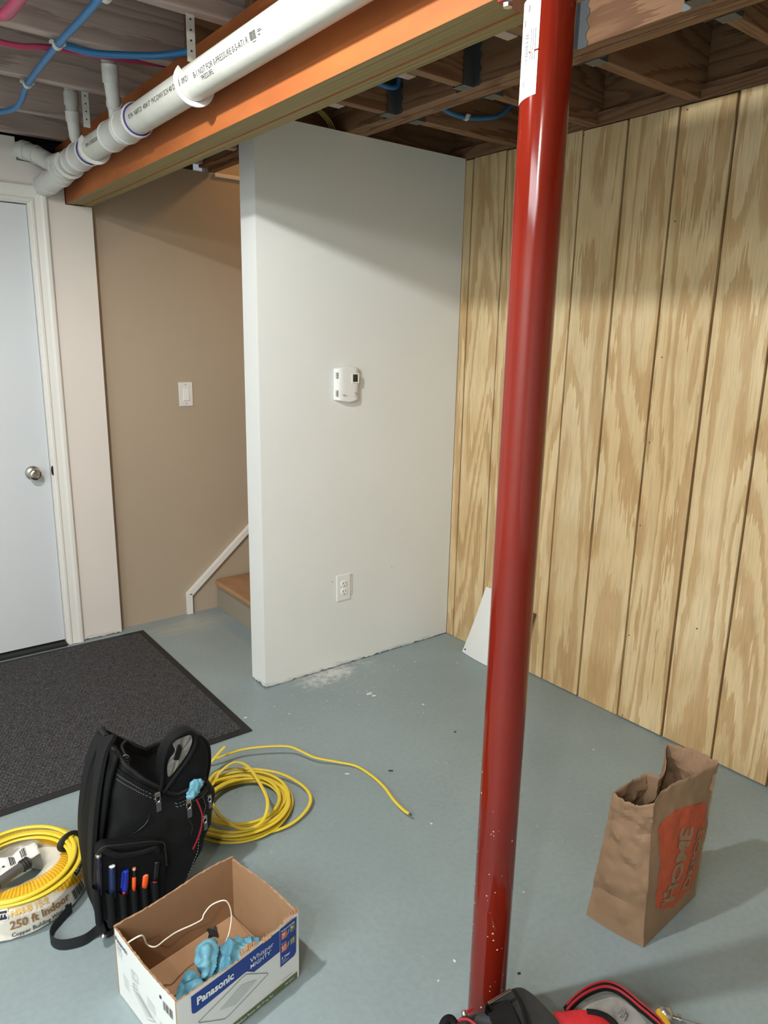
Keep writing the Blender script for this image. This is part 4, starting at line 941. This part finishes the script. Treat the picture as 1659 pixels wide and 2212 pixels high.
bm = B(); c = Vector((.386,1.902,.119)); tube(bm, [(c.x+.026*math.cos(a), c.y+.010*math.cos(a), c.z+.021*math.sin(a)) for a in (2*PI*k/20 for k in range(20))], .0085, 8, r2=.003, up=(.3,1,0), closed=True); link('tie', bm, M_rubber, parent=lc, smooth=True)
# lower stray turn lying on the package slope
P2 = [(CC.x+(.166+.004*math.sin(3*a))*math.cos(a), CC.y-.022+(.158)*math.sin(a), .092+.006*math.cos(a)) for a in [math.radians(q) for q in range(150, -61, -14)][::-1]+[]]

# ---------------------------------------------------------------- open tool backpack
M_bk = mat('black_nylon', (9,10,11), .75, bump=.5, bscale=420, spec=.25); M_bk2 = mat('black_nylon_worn', (15,16,18), .7, bump=.5, bscale=300, rgb2=(10,11,12), vscale=14, spec=.3)
M_web = mat('black_webbing', (20,21,23), .65, bump=.5, bscale=500); M_lining = mat('grey_lining', (150,148,142), .7, rgb2=(120,118,112), vscale=24, bump=.5, bscale=60)
M_redp = mat('red_piping', (150,24,34), .5); M_stitch = mat('grey_stitching', (120,122,126), .6); M_inside = mat('black_lining', (8,8,9), .9)
bp = thing('tool_backpack', 'open black tool backpack standing upright with pens in its side pockets', 'backpack', (.50, 1.74, 0))
XL = [(0,.412),(.04,.404),(.1,.404),(.19,.406),(.27,.414),(.33,.426),(.39,.438),(.44,.450),(.5,.470)]
XR = [(0,.598),(.04,.622),(.1,.660),(.19,.706),(.27,.718),(.33,.700),(.39,.690),(.5,.66)]
def tab(T_, z):
    for (a, p), (b, q) in zip(T_, T_[1:]):
        if z <= b: return p+(q-p)*max(0, (z-a))/(b-a)
    return T_[-1][1]
def sgp(v, e): return math.copysign(abs(v)**e, v)
def pack(a, t, inset=0):
    ca, sa = sgp(math.cos(a), .5), sgp(math.sin(a), .5)
    # rim height falls towards the right, where the front flap hangs open
    rx = .5+.5*ca; far = max(0, sa)
    rz = .488-.155*min(1, rx/.62)**1.1+.045*far*rx-.012*max(0, -sa)*(1-rx)
    z = rz*t; l, r_ = tab(XL, z), tab(XR, z); hx = (r_-l)/2-inset; cx = (l+r_)/2
    yn = 1.622+.030*max(0, z-.25)/.2+.012*(z < .03)*(.03-z)/.03; yf = 1.850-.03*max(0, z-.3)/.2; hy = (yf-yn)/2-inset; cy = (yn+yf)/2
    p = Vector((cx+hx*ca, cy+hy*sa, max(z, .012)))
    n = noise.noise(p*9)*.012+noise.noise(p*22)*.006
    p += Vector((math.cos(a), math.sin(a), 0))*n*min(1, t*3+.2); return p
bm = B(); NA_, NT_ = 96, 40; rows = []
for j in range(NT_+1): rows.append([bm.verts.new(pack(2*PI*k/NA_, j/NT_)) for k in range(NA_)])
inr = [[bm.verts.new(pack(2*PI*k/NA_, 1-j*.07, .010+.004*j)) for k in range(NA_)] for j in range(0, 10)]
allr = rows+inr
for j in range(len(allr)-1):
    for k in range(NA_):
        f = bm.faces.new((allr[j][k], allr[j][(k+1) % NA_], allr[j+1][(k+1) % NA_], allr[j+1][k])); f.material_index = 1 if j > NT_+1 else 0
bm.faces.new(list(reversed(rows[0]))); bm.faces.new(inr[-1]).material_index = 1
bmesh.ops.recalc_face_normals(bm, faces=bm.faces); link('body', bm, [M_bk2, M_inside], parent=bp, smooth=60)
def rimtube(a0, a1, r, t, m, nm, out=0, n=40):
    bm = B(); tube(bm, [pack(math.radians(a0+(a1-a0)*k/n), t, -out) for k in range(n+1)], r, 8); return link(nm, bm, m, parent=bp, smooth=True)
rimtube(-175, 178, .0045, 1.0, M_web, 'rim_binding', .001, 90)
rimtube(20, 150, .0035, .955, M_bk, 'zipper', .003); rimtube(200, 318, .0035, .955, M_bk, 'zipper', .003)
bm = B()
for t_ in (.925, .90):
    for k in range(46): a = math.radians(222+k*2.1); p = pack(a, t_, -.0012); q = pack(a+.018, t_, -.0012); tube(bm, [p, q], .0009, 5)
for k in range(30): p = pack(math.radians(300), .9-k*.022, -.0012); q = pack(math.radians(300), .9-k*.022-.012, -.0012); tube(bm, [p, q], .0009, 5)
link('stitching', bm, M_stitch, parent=bp, kind='stuff')
# padded back panel and shoulder straps on the left
bm = B()
def pad(u, v):
    z = .03+.452*v; x = tab(XL, z); return Vector((x-.020*math.sin(u*PI)**.5*(math.sin(min(1, v*1.1)*PI)**.3), 1.655+.15*u, z))
sheet(bm, pad, 14, 30); o = link('back_pad', bm, M_bk, parent=bp, smooth=True); md = o.modifiers.new('s','SOLIDIFY'); md.thickness = .010; md.offset = 0
st_ = [(.470,1.74,.492),(.446,1.715,.470),(.424,1.69,.42),(.404,1.68,.33),(.390,1.672,.24),(.384,1.668,.15),(.386,1.662,.08),(.392,1.652,.035),(.398,1.645,.018)]
bm = B(); ribbon(bm, spline(st_, 8), .052, .013, (.1,1,0)); link('shoulder_strap', bm, M_bk2, parent=bp, bevel=.004, smooth=40)
st_ = [(.474,1.78,.488),(.450,1.785,.46),(.426,1.785,.40),(.404,1.785,.30),(.394,1.785,.20),(.398,1.78,.08)]
bm = B(); ribbon(bm, spline(st_, 8), .05, .012, (.1,1,0)); link('shoulder_strap', bm, M_bk2, parent=bp, bevel=.004, smooth=40)
bm = B(); ribbon(bm, spline([(.392,1.640,.03),(.372,1.645,.020),(.345,1.640,.018),(.310,1.650,.017),(.288,1.668,.017),(.280,1.695,.017),(.292,1.722,.017),(.318,1.745,.017),(.350,1.770,.017)], 8), .030, .0022, (0,0,1)); link('webbing_tail', bm, M_web, parent=bp)
# handle loop with clip hanging at the inner back
bm = B(); tube(bm, spline([(0.5267,1.7900,0.4361),(0.5119,1.7800,0.4298),(0.5129,1.7600,0.4148),(0.5162,1.7500,0.4050)], 8), .004, 8); link('lanyard', bm, M_web, parent=bp, smooth=True)
bm = B(); p0, p1 = Vector((0.5064,1.7400,0.4166)), Vector((0.4957,1.7200,0.3905)); n = 12
lathe(bm, [(.0085+(.0015 if k % 2 else 0), (p1-p0).length*k/n) for k in range(n+1)], p0, p1-p0, 16); link('grip', bm, mat('black_rubber_grip', (40,42,44), .4), parent=bp, smooth=40)
bm = B(); c = Vector((0.5016,1.7220,0.4169)); tube(bm, [(c.x+.011*math.cos(a), c.y, c.z+.020*math.sin(a)) for a in (2*PI*k/20 for k in range(20))], .0018, 8, closed=True, up=(0,1,0)); link('ring', bm, M_steel, parent=bp, smooth=True)
# open front flap with grey lining
def leaf(pts, y0, y1, bulge, m, nm, par=bp, n=1):
    P_ = spline(pts, 6, closed=True); c = sum(P_, Vector())/len(P_); bm = B(); rings = []
    for (s, y) in ((.0, y0-bulge*.2), (.5, y0-bulge*.1), (.85, y0), (1, y0+.006), (1.02, (y0+y1)/2), (.97, y1-.008), (.8, y1+bulge*.4), (.4, y1+bulge), (0, y1+bulge*1.1)):
        rings.append([bm.verts.new((c.x+(p.x-c.x)*max(s, .01), y, c.z+(p.z-c.z)*max(s, .01))) for p in P_])
    L_ = len(P_)
    for A, C_ in zip(rings, rings[1:]):
        for k in range(L_): bm.faces.new((A[k], A[(k+1) % L_], C_[(k+1) % L_], C_[k]))
    bmesh.ops.recalc_face_normals(bm, faces=bm.faces); return link(nm, bm, m, parent=par, smooth=50)
FP = [(0.5743,1.6550,0.4378),(0.5944,1.6550,0.4705),(0.6201,1.6550,0.4882),(0.6466,1.6550,0.4911),(0.6689,1.6550,0.4754),(0.6858,1.6550,0.4463),(0.6952,1.6550,0.4182),(0.6934,1.6550,0.3743),(0.6812,1.6550,0.3368),(0.6566,1.6550,0.3143),(0.6315,1.6550,0.3062),(0.5949,1.6550,0.3129),(0.5685,1.6550,0.3320),(0.5663,1.6550,0.3818)]
flap = leaf(FP, 1.640, 1.700, .010, M_bk2, 'front_flap')
bm = B(); LP = spline([(0.5973,1.6360,0.4815),(0.6210,1.6360,0.4864),(0.6447,1.6360,0.4862),(0.6490,1.6360,0.4686),(0.6403,1.6360,0.4448),(0.6268,1.6360,0.4268),(0.6071,1.6360,0.4072),(0.5827,1.6360,0.3884),(0.5791,1.6360,0.4139),(0.5865,1.6360,0.4378),(0.6021,1.6360,0.4560)], 5, closed=True)
c = sum(LP, Vector())/len(LP); r1 = [bm.verts.new(p) for p in LP]; r2_ = [bm.verts.new(c+(p-c)*.6+Vector((0,-.002+.006*noise.noise(p*60),0))) for p in LP]; vc = bm.verts.new(c)
for k in range(len(LP)): q = (k+1) % len(LP); bm.faces.new((r1[k], r1[q], r2_[q], r2_[k])); bm.faces.new((r2_[k], r2_[q], vc))
bmesh.ops.recalc_face_normals(bm, faces=bm.faces); link('lining', bm, M_lining, parent=flap, smooth=60)
bm = B(); obox(bm, (0.6075,1.6320,0.4480), (.35,0,1), (0,1,0), (1,0,-.35), .017, .003, .007); obox(bm, (0.6117,1.6310,0.4643), (0,0,1), (0,1,0), (1,0,0), .008, .003, .004); link('buckle', bm, M_bk, parent=flap, bevel=.002)
bm = B(); tube(bm, spline([(0.5583,1.6340,0.3588),(0.5651,1.6340,0.3937),(0.5715,1.6340,0.4444),(0.5892,1.6340,0.4815),(0.6120,1.6340,0.4958),(0.6394,1.6340,0.4983),(0.6564,1.6340,0.4831),(0.6565,1.6340,0.4562),(0.6372,1.6340,0.4240),(0.6107,1.6340,0.3961),(0.5846,1.6340,0.3698),(0.5640,1.6340,0.3511)], 6), .0052, 8, up=(0,1,0)); link('flap_zipper', bm, M_bk, parent=flap, smooth=True)
FP2 = [(0.6628,1.6900,0.4676),(0.6908,1.6900,0.4497),(0.7109,1.6900,0.4203),(0.7148,1.6900,0.3836),(0.7104,1.6900,0.3424),(0.6982,1.6900,0.3084),(0.6729,1.6900,0.2839),(0.6501,1.6900,0.2788),(0.6719,1.6900,0.3215),(0.6901,1.6900,0.3714)]
leaf(FP2, 1.665, 1.73, .008, M_bk, 'outer_pocket')
bm = B(); tube(bm, spline([(0.6443,1.6150,0.3097),(0.6502,1.6100,0.2879),(0.6550,1.6060,0.2603),(0.6511,1.6060,0.2283),(0.6409,1.6100,0.1935),(0.6288,1.6150,0.1646)], 6), .0022, 8, up=(0,1,0)); link('red_piping', bm, M_redp, parent=bp, smooth=True)
def zip_pull(px, py, y, s=1, nm='zip_pull'):
    pass
def pull(c, s=1.0, cord=False):
    c = Vector(c); bm = B(); tube(bm, [(c.x+.0058*s*math.cos(a), c.y, c.z+.0085*s*math.sin(a)) for a in (2*PI*k/16 for k in range(16))], .0015*s, 6, closed=True, up=(0,1,0)); o_ = link('zip_pull', bm, M_steel, parent=bp, smooth=True)
    bm = B(); obox(bm, c+Vector((.001,-.001,-.020*s)), (1,0,.1), (0,1,0), (0,0,1), .0055*s, .0014, .012*s); link('tab', bm, M_galv, parent=o_, bevel=.001)
    bm = B(); obox(bm, c+Vector((0,.001,.011*s)), (1,0,0), (0,1,0), (0,0,1), .006*s, .003, .005*s); link('slider', bm, M_steel, parent=o_, bevel=.001)
pull((0.5425,1.6120,0.3536), 1.1); pull((0.6199,1.6060,0.3058), 1.1); pull((0.6597,1.6000,0.2478), .9); pull((0.6792,1.6100,0.2967), .8)
bm = B(); tube(bm, spline([(0.6184,1.6040,0.2635),(0.6255,1.6020,0.2435),(0.6199,1.6000,0.2221)], 6), .0012, 6, up=(0,1,0)); link('pull_cord', bm, M_web, parent=bp, smooth=True)
bm = B(); tube(bm, spline([(0.5173,1.6060,0.3252),(0.5128,1.6020,0.3136),(0.5009,1.6000,0.3027),(0.4871,1.6020,0.2943),(0.4765,1.6060,0.2874)], 6), .0035, 10, up=(0,1,0)); link('carabiner', bm, mat('glossy_black_metal', (30,30,32), .12, .8), parent=bp, smooth=True)
# front pocket with its lid and the row of sleeves
def pocket(pts, y, dep, m, nm, bev=.008):
    bm = B(); extr(bm, [(p[0], y, p[2]) for p in pts], (0, dep, 0)); return link(nm, bm, m, parent=bp, bevel=bev, seg=3, smooth=60)
pocket([(0.3882,1.6050,0.2789),(0.4041,1.6050,0.2870),(0.4689,1.6050,0.2622),(0.5369,1.6050,0.2361),(0.5542,1.6050,0.1950),(0.5464,1.6050,0.1176),(0.5263,1.6050,0.0213),(0.3850,1.6050,0.0779),(0.3756,1.6050,0.1640)], 1.600, .04, M_bk, 'lower_pocket')
bm = B(); tube(bm, spline([(0.3914,1.5980,0.2767),(0.4008,1.5960,0.2788),(0.4316,1.5940,0.2523),(0.4808,1.5940,0.2356),(0.5223,1.5960,0.2282),(0.5306,1.5980,0.2135)], 6), .0075, 8, up=(0,1,0), r2=.004); link('pocket_lid', bm, M_bk2, parent=bp, smooth=True)
bm = B(); tube(bm, spline([(0.3806,1.5980,0.2324),(0.3823,1.5980,0.2707),(0.3977,1.5980,0.2880),(0.4385,1.5960,0.2781),(0.5358,1.5980,0.2411),(0.5485,1.5980,0.2078),(0.5498,1.5980,0.1628)], 6), .0022, 6, up=(0,1,0)); link('pocket_zipper', bm, M_web, parent=bp, smooth=True)
slv = [(203,222,1925,2000),(228,253,1930,2002),(256,278,1932,1998),(281,301,1925,1990),(304,323,1920,1984),(326,345,1908,1974)]
SLV = [((0.3668,1.5880,0.1872),(0.3800,1.5880,0.0799)),((0.3925,1.5880,0.1633),(0.4145,1.5880,0.0578)),((0.4237,1.5880,0.1456),(0.4426,1.5880,0.0477)),((0.4520,1.5880,0.1417),(0.4694,1.5880,0.0440)),((0.4784,1.5880,0.1349),(0.4953,1.5880,0.0381)),((0.5047,1.5880,0.1380),(0.5220,1.5880,0.0377))]
for a, b in SLV:
    bm = B(); x0, x1, z1, z0 = a[0], b[0]+.004, a[2], max(.012, b[2])
    cx_ = (x0+x1)/2; w_ = max(.009, (x1-x0)/2-.001); N_ = 14
    R0 = [bm.verts.new((cx_+w_*math.cos(q), 1.600+.014*math.sin(q), z1+.003*math.cos(q*2))) for q in (2*PI*k/N_ for k in range(N_))]; R1 = [bm.verts.new((cx_+w_*.9*math.cos(q), 1.602+.012*math.sin(q), z0)) for q in (2*PI*k/N_ for k in range(N_))]
    for k in range(N_): bm.faces.new((R0[k], R0[(k+1) % N_], R1[(k+1) % N_], R1[k]))
    bm.faces.new(R1); Rb = [bm.verts.new(v.co*1) for v in R0]
    for v, u in zip(Rb, R0): v.co = Vector((cx_+(u.co.x-cx_)*.86, 1.600+(u.co.y-1.600)*.86, u.co.z-.012))
    for k in range(N_): bm.faces.new((R0[k], R0[(k+1) % N_], Rb[(k+1) % N_], Rb[k]))
    bm.faces.new(Rb); bmesh.ops.recalc_face_normals(bm, faces=bm.faces); link('tool_sleeve', bm, M_bk2, parent=bp, smooth=50)
for p in ((.405,1.645),(.56,1.640)):
    bm = B(); lathe(bm, ((.016, 0), (.018, .004), (.015, .016)), (p[0], p[1], .001), n=20); link('rubber_foot', bm, M_rubber, parent=bp, smooth=40)
bm = B(); c = Vector((.389,1.622,.020)); lathe(bm, ((.001,-.008),(.006,-.005),(.008,0),(.006,.005),(.001,.008)), c, n=14); link('snap_stud', bm, M_steel, parent=bp, smooth=True)

def pen(name, label, cat, top, bot, r, parts, flat=1):
    """parts: (name, from, to, radius factor, material), measured from the top along the shaft"""
    T_, Bt = Vector(top), Vector(bot); d = (Bt-T_); L_ = d.length; d.normalize(); o = thing(name, label, cat, T_, 'pens and tools in the backpack sleeves' if cat in ('pen', 'marker', 'pencil') else None)
    for nm, a, b, rf, m in parts:
        bm = B(); lathe(bm, ((r*rf*.7, a*L_), (r*rf, a*L_+.002), (r*rf, b*L_-.001), (r*rf*.8, b*L_)), T_, d, 16)
        if flat != 1:
            for v in bm.verts: v.co.y = T_.y+(v.co.y-T_.y)*flat
        link(nm, bm, m, parent=o, smooth=40)
    return o
M_nv = mat('navy_plastic', (30,44,82), .35); M_bl = mat('royal_blue_plastic', (30,52,170), .3); M_or = mat('safety_orange', (232,92,34), .4); M_rd = mat('red_plastic', (190,40,44), .4); M_bkp = mat('black_plastic', (22,22,24), .35)
pen('marker', 'thick navy blue marker with white end in the second backpack sleeve', 'marker', (0.4157,1.5980,0.2296), (0.4112,1.6000,0.1382), .0085, (('cap', 0, .03, .9, M_plastic), ('barrel', .03, 1, 1, M_nv)))
o = pen('pen', 'bright blue pen with clip and red band in the third backpack sleeve', 'pen', (0.4477,1.5980,0.2006), (0.4400,1.6000,0.1258), .0075, (('cap', 0, .78, 1, M_bl), ('band', .80, .92, .9, M_rd), ('barrel', .92, 1, .85, M_nv)))
bm = B(); a_, b_ = Vector((0.4373,1.5900,0.2045)), Vector((0.4311,1.5900,0.1620)); tube(bm, [a_, b_], .0018, 6, up=(0,1,0)); link('clip', bm, M_bl, parent=o)
pen('pencil', 'slim orange mechanical pencil with black band and pale end in the backpack', 'pencil', (0.4682,1.5980,0.1973), (0.4634,1.6000,0.1274), .0052, (('end', 0, .10, .9, mat('pale_eraser', (214,150,120), .6)), ('band', .10, .38, .8, M_bkp), ('barrel', .38, 1, 1, M_or)))
pen('carpenter_pencil', 'short flat orange carpenter pencil in the fifth backpack sleeve', 'pencil', (0.4954,1.5980,0.1620), (0.4902,1.6000,0.1218), .0078, (('barrel', .02, 1, 1, M_or), ('end', 0, .05, .7, mat('pale_wood_end', (206,160,120), .6))), .6)
pen('utility_pen', 'black tool with red base and metal clip in the rightmost backpack sleeve', 'tool', (0.5256,1.5980,0.1884), (0.5165,1.6000,0.1195), .0065, (('barrel', 0, .80, 1, M_bkp), ('base', .80, 1, 1.05, M_rd)))
pen('nut_driver', 'slim dark metal tool with ring end in the leftmost backpack sleeve', 'tool', (0.3870,1.5980,0.2749), (0.3838,1.6000,0.1606), .0060, (('ring_end', 0, .06, 1.2, M_steel), ('shaft', .06, 1, 1, mat('dark_metal', (52,50,66), .3, .5))))
o = lumps('disposable_glove', [((0.6448,1.6220,0.3388), (.017,.008,.022), 0), ((0.6318,1.6200,0.3258), (.012,.008,.016), 0), ((0.6587,1.6240,0.3431), (.010,.007,.014), 0)], M_glove, voxel=.002, amp=.003, seed=9, fr_=50)
tag(o, 'pale blue glove poking out of the side pocket of the backpack', 'glove', base=(0.6448,1.6220,0.3388))

# ---------------------------------------------------------------- tool bag in the foreground
M_bk3 = mat('dusty_black_fabric', (42,44,44), .7, rgb2=(30,31,32), vscale=16, bump=.4, bscale=300); M_redf = mat('red_fabric', (206,38,44), .65, rgb2=(180,30,38), vscale=8, bump=.3, bscale=300)
tb = thing('open_tool_bag', 'black and red tool bag lying open at the foot of the red post', 'bag', (1.02, .66, 0))
def lay(pts, th, m, nm, bev=.01, par=None, dome=0, n=6):
    P_ = spline(pts, n, closed=True); c = sum(P_, Vector())/len(P_); bm = B(); rings = []
    for s, dz in ((1, -th), (1.0, -th*.5), (.995, -.01), (.97, 0), (.85, dome*.5), (.5, dome*.9), (.01, dome)):
        rings.append([bm.verts.new((c.x+(p.x-c.x)*s, c.y+(p.y-c.y)*s, (p.z if s > .9 else p.z*s+c.z*(1-s))+dz+.004*noise.noise(p*20+Vector((s*3,0,0))))) for p in P_])
    L_ = len(P_)
    for A, C_ in zip(rings, rings[1:]):
        for k in range(L_): bm.faces.new((A[k], A[(k+1) % L_], C_[(k+1) % L_], C_[k]))
    bm.faces.new(list(reversed(rings[0])))
    for v in bm.verts: v.co.z = max(.001, v.co.z)
    bmesh.ops.recalc_face_normals(bm, faces=bm.faces); return link(nm, bm, m, parent=par or tb, smooth=50)
lay([(1.0461,0.7409,0.1300),(1.0662,0.7255,0.1400),(1.1100,0.7119,0.1400),(1.1648,0.6961,0.1400),(1.1748,0.6572,0.1400),(1.1805,0.6050,0.1300),(1.1409,0.5474,0.1200),(1.0124,0.5136,0.1200),(0.8639,0.6044,0.1200),(0.9433,0.6840,0.1300)], .13, M_bk, 'body')
lay([(0.8520,0.8251,0.1700),(0.8779,0.8126,0.1800),(0.9017,0.8006,0.1900),(0.9379,0.7951,0.2000),(0.9690,0.7935,0.2000),(0.9916,0.7836,0.2000),(0.9979,0.7641,0.2000),(1.0019,0.7377,0.1950),(1.0029,0.7141,0.1900),(1.0007,0.6886,0.1850),(0.9693,0.6481,0.1800),(0.8446,0.5927,0.1700),(0.7113,0.6635,0.1700),(0.7330,0.7661,0.1600),(0.7985,0.8138,0.1650)], .19, M_bk3, 'end_pocket', dome=.006)
bm = B(); ribbon(bm, spline([(0.9133,0.7814,0.2120),(0.9007,0.7559,0.2160),(0.8870,0.7257,0.2140),(0.8617,0.6848,0.2000)], 6), .052, .003, [(1,-.2,0)]*19); link('webbing', bm, M_bk2, parent=tb)
bm = B(); tube(bm, spline([(0.9599,0.7786,0.2140),(0.9492,0.7516,0.2160),(0.9312,0.7232,0.2140),(0.9068,0.6913,0.2050)], 6), .0035, 8); link('seam_binding', bm, M_bk, parent=tb, smooth=True)
bm = B(); tube(bm, [(0.8928,0.7839,0.2220),(0.9487,0.7790,0.2220)], .0032, 10); o = link('metal_bar', bm, M_steel, parent=tb, smooth=True)
bm = B(); lathe(bm, ((.003,-.006),(.009,-.004),(.010,0),(.009,.004),(.003,.006)), (0.8874,0.7779,0.2140), (0,-.4,1), 16); link('rivet', bm, mat('glossy_black_metal', (30,30,32), .12, .8), parent=tb, smooth=True)
bm = B(); lathe(bm, ((.002,-.006),(.006,-.003),(.007,0),(.006,.003),(.002,.006)), (0.8560,0.8135,0.1950), n=14); link('snap_stud', bm, M_steel, parent=tb, smooth=True)
bm = B(); tube(bm, spline([(0.8010,0.8080,0.1800),(0.8086,0.8235,0.1850),(0.8193,0.8261,0.1900),(0.8280,0.8221,0.1900),(0.8297,0.8115,0.1850)], 6), .009, 10); link('carry_loop', bm, M_bk, parent=tb, smooth=True)
bm = B(); tube(bm, spline([(0.8318,0.8126,0.1860),(0.8435,0.8107,0.1900),(0.8548,0.8002,0.1920),(0.8602,0.7823,0.1900)], 6), .003, 8); tb1 = link('pink_piping', bm, M_redp, parent=tb, smooth=True)
bm = B(); tube(bm, [(0.8585,0.8097,0.1990),(0.8738,0.8098,0.1990)], .003, 8); link('pink_piping', bm, M_redp, parent=tb, smooth=True)
lay([(1.0187,0.7250,0.1650),(1.0406,0.7159,0.1680),(1.0667,0.6957,0.1700),(1.0868,0.6743,0.1700),(1.0991,0.6494,0.1680),(1.0961,0.6105,0.1600),(1.0494,0.5517,0.1500),(0.9305,0.5373,0.1500),(0.8710,0.5816,0.1500),(0.9770,0.6748,0.1600)], .04, M_redf, 'red_compartment', dome=.012)
bm = B(); tube(bm, spline([(1.0713,0.6791,0.1760),(1.0854,0.6648,0.1760),(1.0965,0.6460,0.1740),(1.0957,0.6221,0.1700),(1.0737,0.5776,0.1620)], 6), .006, 8); link('compartment_binding', bm, M_bk, parent=tb, smooth=True)
lay([(1.0727,0.7149,0.1500),(1.1154,0.7079,0.1520),(1.1577,0.6947,0.1530),(1.1805,0.6625,0.1520),(1.1775,0.6215,0.1500),(1.1615,0.5892,0.1460),(1.0824,0.5419,0.1350),(1.0149,0.5970,0.1300)], .01, M_lining, 'lining', dome=.003)
ARC = [(1.0538,0.7150,0.1600),(1.0777,0.7156,0.1650),(1.1060,0.7120,0.1700),(1.1326,0.7052,0.1720),(1.1547,0.6947,0.1730),(1.1688,0.6770,0.1720),(1.1743,0.6547,0.1700),(1.1753,0.6254,0.1680),(1.1779,0.6021,0.1650),(1.1770,0.5727,0.1600),(1.1475,0.5352,0.1500)]
bm = B(); tube(bm, spline(ARC, 8), .0085, 10); link('lid_rim', bm, M_bk, parent=tb, smooth=True)
bm = B(); tube(bm, [p+Vector((-.006,-.004,.0075)) for p in spline(ARC, 8)], .0026, 8); link('pink_piping', bm, M_redp, parent=tb, smooth=True)
bm = B(); tube(bm, [p+Vector((.003,.003,.0085)) for p in spline(ARC, 8)], .0022, 8); link('pink_piping', bm, M_redp, parent=tb, smooth=True)
bm = B(); tube(bm, spline([(1.1322,0.6466,0.1600),(1.1473,0.6463,0.1620),(1.1475,0.6409,0.1620),(1.1327,0.6359,0.1600)], 6), .002, 8); link('lining_loop', bm, mat('mid_grey', (120,118,114), .6), parent=tb, smooth=True)
# yellow screwdriver on the floor by the bag
sd_ = thing('screwdriver', 'yellow handled screwdriver with silver end cap on the floor at the bottom edge', 'screwdriver', (1.3292,0.6416,0.0200))
H0, H1 = Vector((1.2999,0.6325,0.0200)), Vector((1.3406,0.6417,0.0200)); d = (Vector((1.3819,0.5930,0.0120))-Vector((1.3464,0.6382,0.0180))).normalized(); c0 = Vector((1.3346,0.6519,0.0200))
bm = B(); lathe(bm, ((.008,-.012),(.014,-.008),(.0165,0),(.0165,.010),(.012,.016),(.009,.018)), c0, d, 24); link('ratchet_cap', bm, mat('brushed_aluminium', (182,182,180), .3, .8), parent=sd_, smooth=40)
bm = B(); tube(bm, [c0+d*.016, c0+d*.030], .0058, 12); tube(bm, [c0+d*.030, c0+d*.036], .0075, 12); link('chuck', bm, M_steel, parent=sd_, smooth=40)
bm = B(); tube(bm, [c0+d*.034, c0+d*.16], .0026, 10); link('shaft', bm, M_steel, parent=sd_, smooth=True)
bm = B(); e = Vector((-d.y, d.x, 0)); tube(bm, spline([c0-d*.006+e*.002, c0-d*.004-e*.018, c0+d*.004-e*.036, c0+d*.008-e*.06, c0+d*.01-e*.10], 5), .012, 16, r2=.011); link('handle', bm, mat('yellow_plastic', (240,186,40), .4), parent=sd_, smooth=True)

# ---------------------------------------------------------------- small leavings on the floor
def bit(name, p, ang, ln, wd, th, m, label, cat='offcut'):
    bm = B(); c = Vector(p); u = Vector((math.cos(ang), math.sin(ang), 0)); obox(bm, c+Vector((0,0,th/2+.0008)), u, (-u.y, u.x, 0), (0,0,1), ln/2, wd/2, th/2)
    tag(link(name, bm, m, bevel=th*.3), label, cat, base=(c.x, c.y, 0))
bit('cable_offcut', (1.4320,1.7824,0.0000), -.65, .016, .004, .003, M_rubber, 'tiny black cable offcut just above the cut cable end')
bit('cable_offcut', (1.2956,1.8567,0.0000), -.60, .015, .004, .003, M_plastic, 'tiny white cable offcut below the arching yellow cable end')
bit('cable_offcut', (1.7973,1.8408,0.0000), .1, .010, .0035, .003, M_rubber, 'tiny black offcut on open floor left of the red post')
bit('cable_offcut', (1.1643,0.9327,0.0000), -.4, .008, .004, .003, M_rubber, 'tiny black fleck on the floor right of the post foot')
def chip(p, r_, label, seed):
    bm = B(); r = random.Random(seed); c = Vector(p); pts = []
    for i in range(11): a = 2*PI*i/11; q = r_*r.uniform(.5, 1); pts.append((c.x+q*1.5*math.cos(a-.6)*.9, c.y+q*math.sin(a-.6)*1.1, .0008))
    extr(bm, pts, (0,0,.003)); tag(link('plaster_chip', bm, M_white, bevel=.001), label, 'plaster', base=(c.x, c.y, 0))
chip((1.7074,2.2845,0.0000), .013, 'largest white plaster crumb in front of the white wall', 1); chip((1.7138,2.2596,0.0000), .009, 'flat white plaster crumb touching the largest one on its right', 2)
chip((1.8361,2.0788,0.0000), .007, 'small white plaster crumb left of the red post near the wall', 3); chip((1.1852,2.4131,0.0000), .007, 'small round white crumb beside the near corner of the door mat', 4)
bm = B(); r = random.Random(17)
def crumb(x, y, s):
    a = r.uniform(0, PI); obox(bm, (x, y, s*.3+.0006), (math.cos(a), math.sin(a), 0), (-math.sin(a), math.cos(a), 0), (0,0,1), s*r.uniform(.5,1.2), s*.5, s*.3)
for i in range(330):
    x = 1.72+r.gauss(0, .22); y = 2.50-abs(r.gauss(0, .20))-.02
    if y < 2.57 and not (x < 1.36 and y > 2.57): crumb(x, y, r.uniform(.0007, .0022)*(1.7 if r.random() < .07 else 1))
for i in range(120): crumb(r.uniform(.55, 2.3), r.uniform(.9, 2.3), r.uniform(.0008, .0022))
for p in ((1.8548,2.3613,0.0000),(1.9634,2.4348,0.0000),(2.0753,2.4167,0.0000),(1.7925,2.0248,0.0000),(1.8510,2.4436,0.0000),(1.5269,2.3428,0.0000),(1.3419,2.3374,0.0000),(2.1377,1.4430,0.0000),(1.0628,1.0526,0.0000),(0.9924,1.0337,0.0000),(0.6148,1.2256,0.0000),(1.3600,1.4801,0.0000),(1.0975,0.9246,0.0000)): crumb(p[0], p[1], .0038)
o = link('plaster_crumbs', bm, M_white); tag(o, 'scattered white plaster crumbs and dust flecks over the grey floor', 'debris'); o['kind'] = 'stuff'
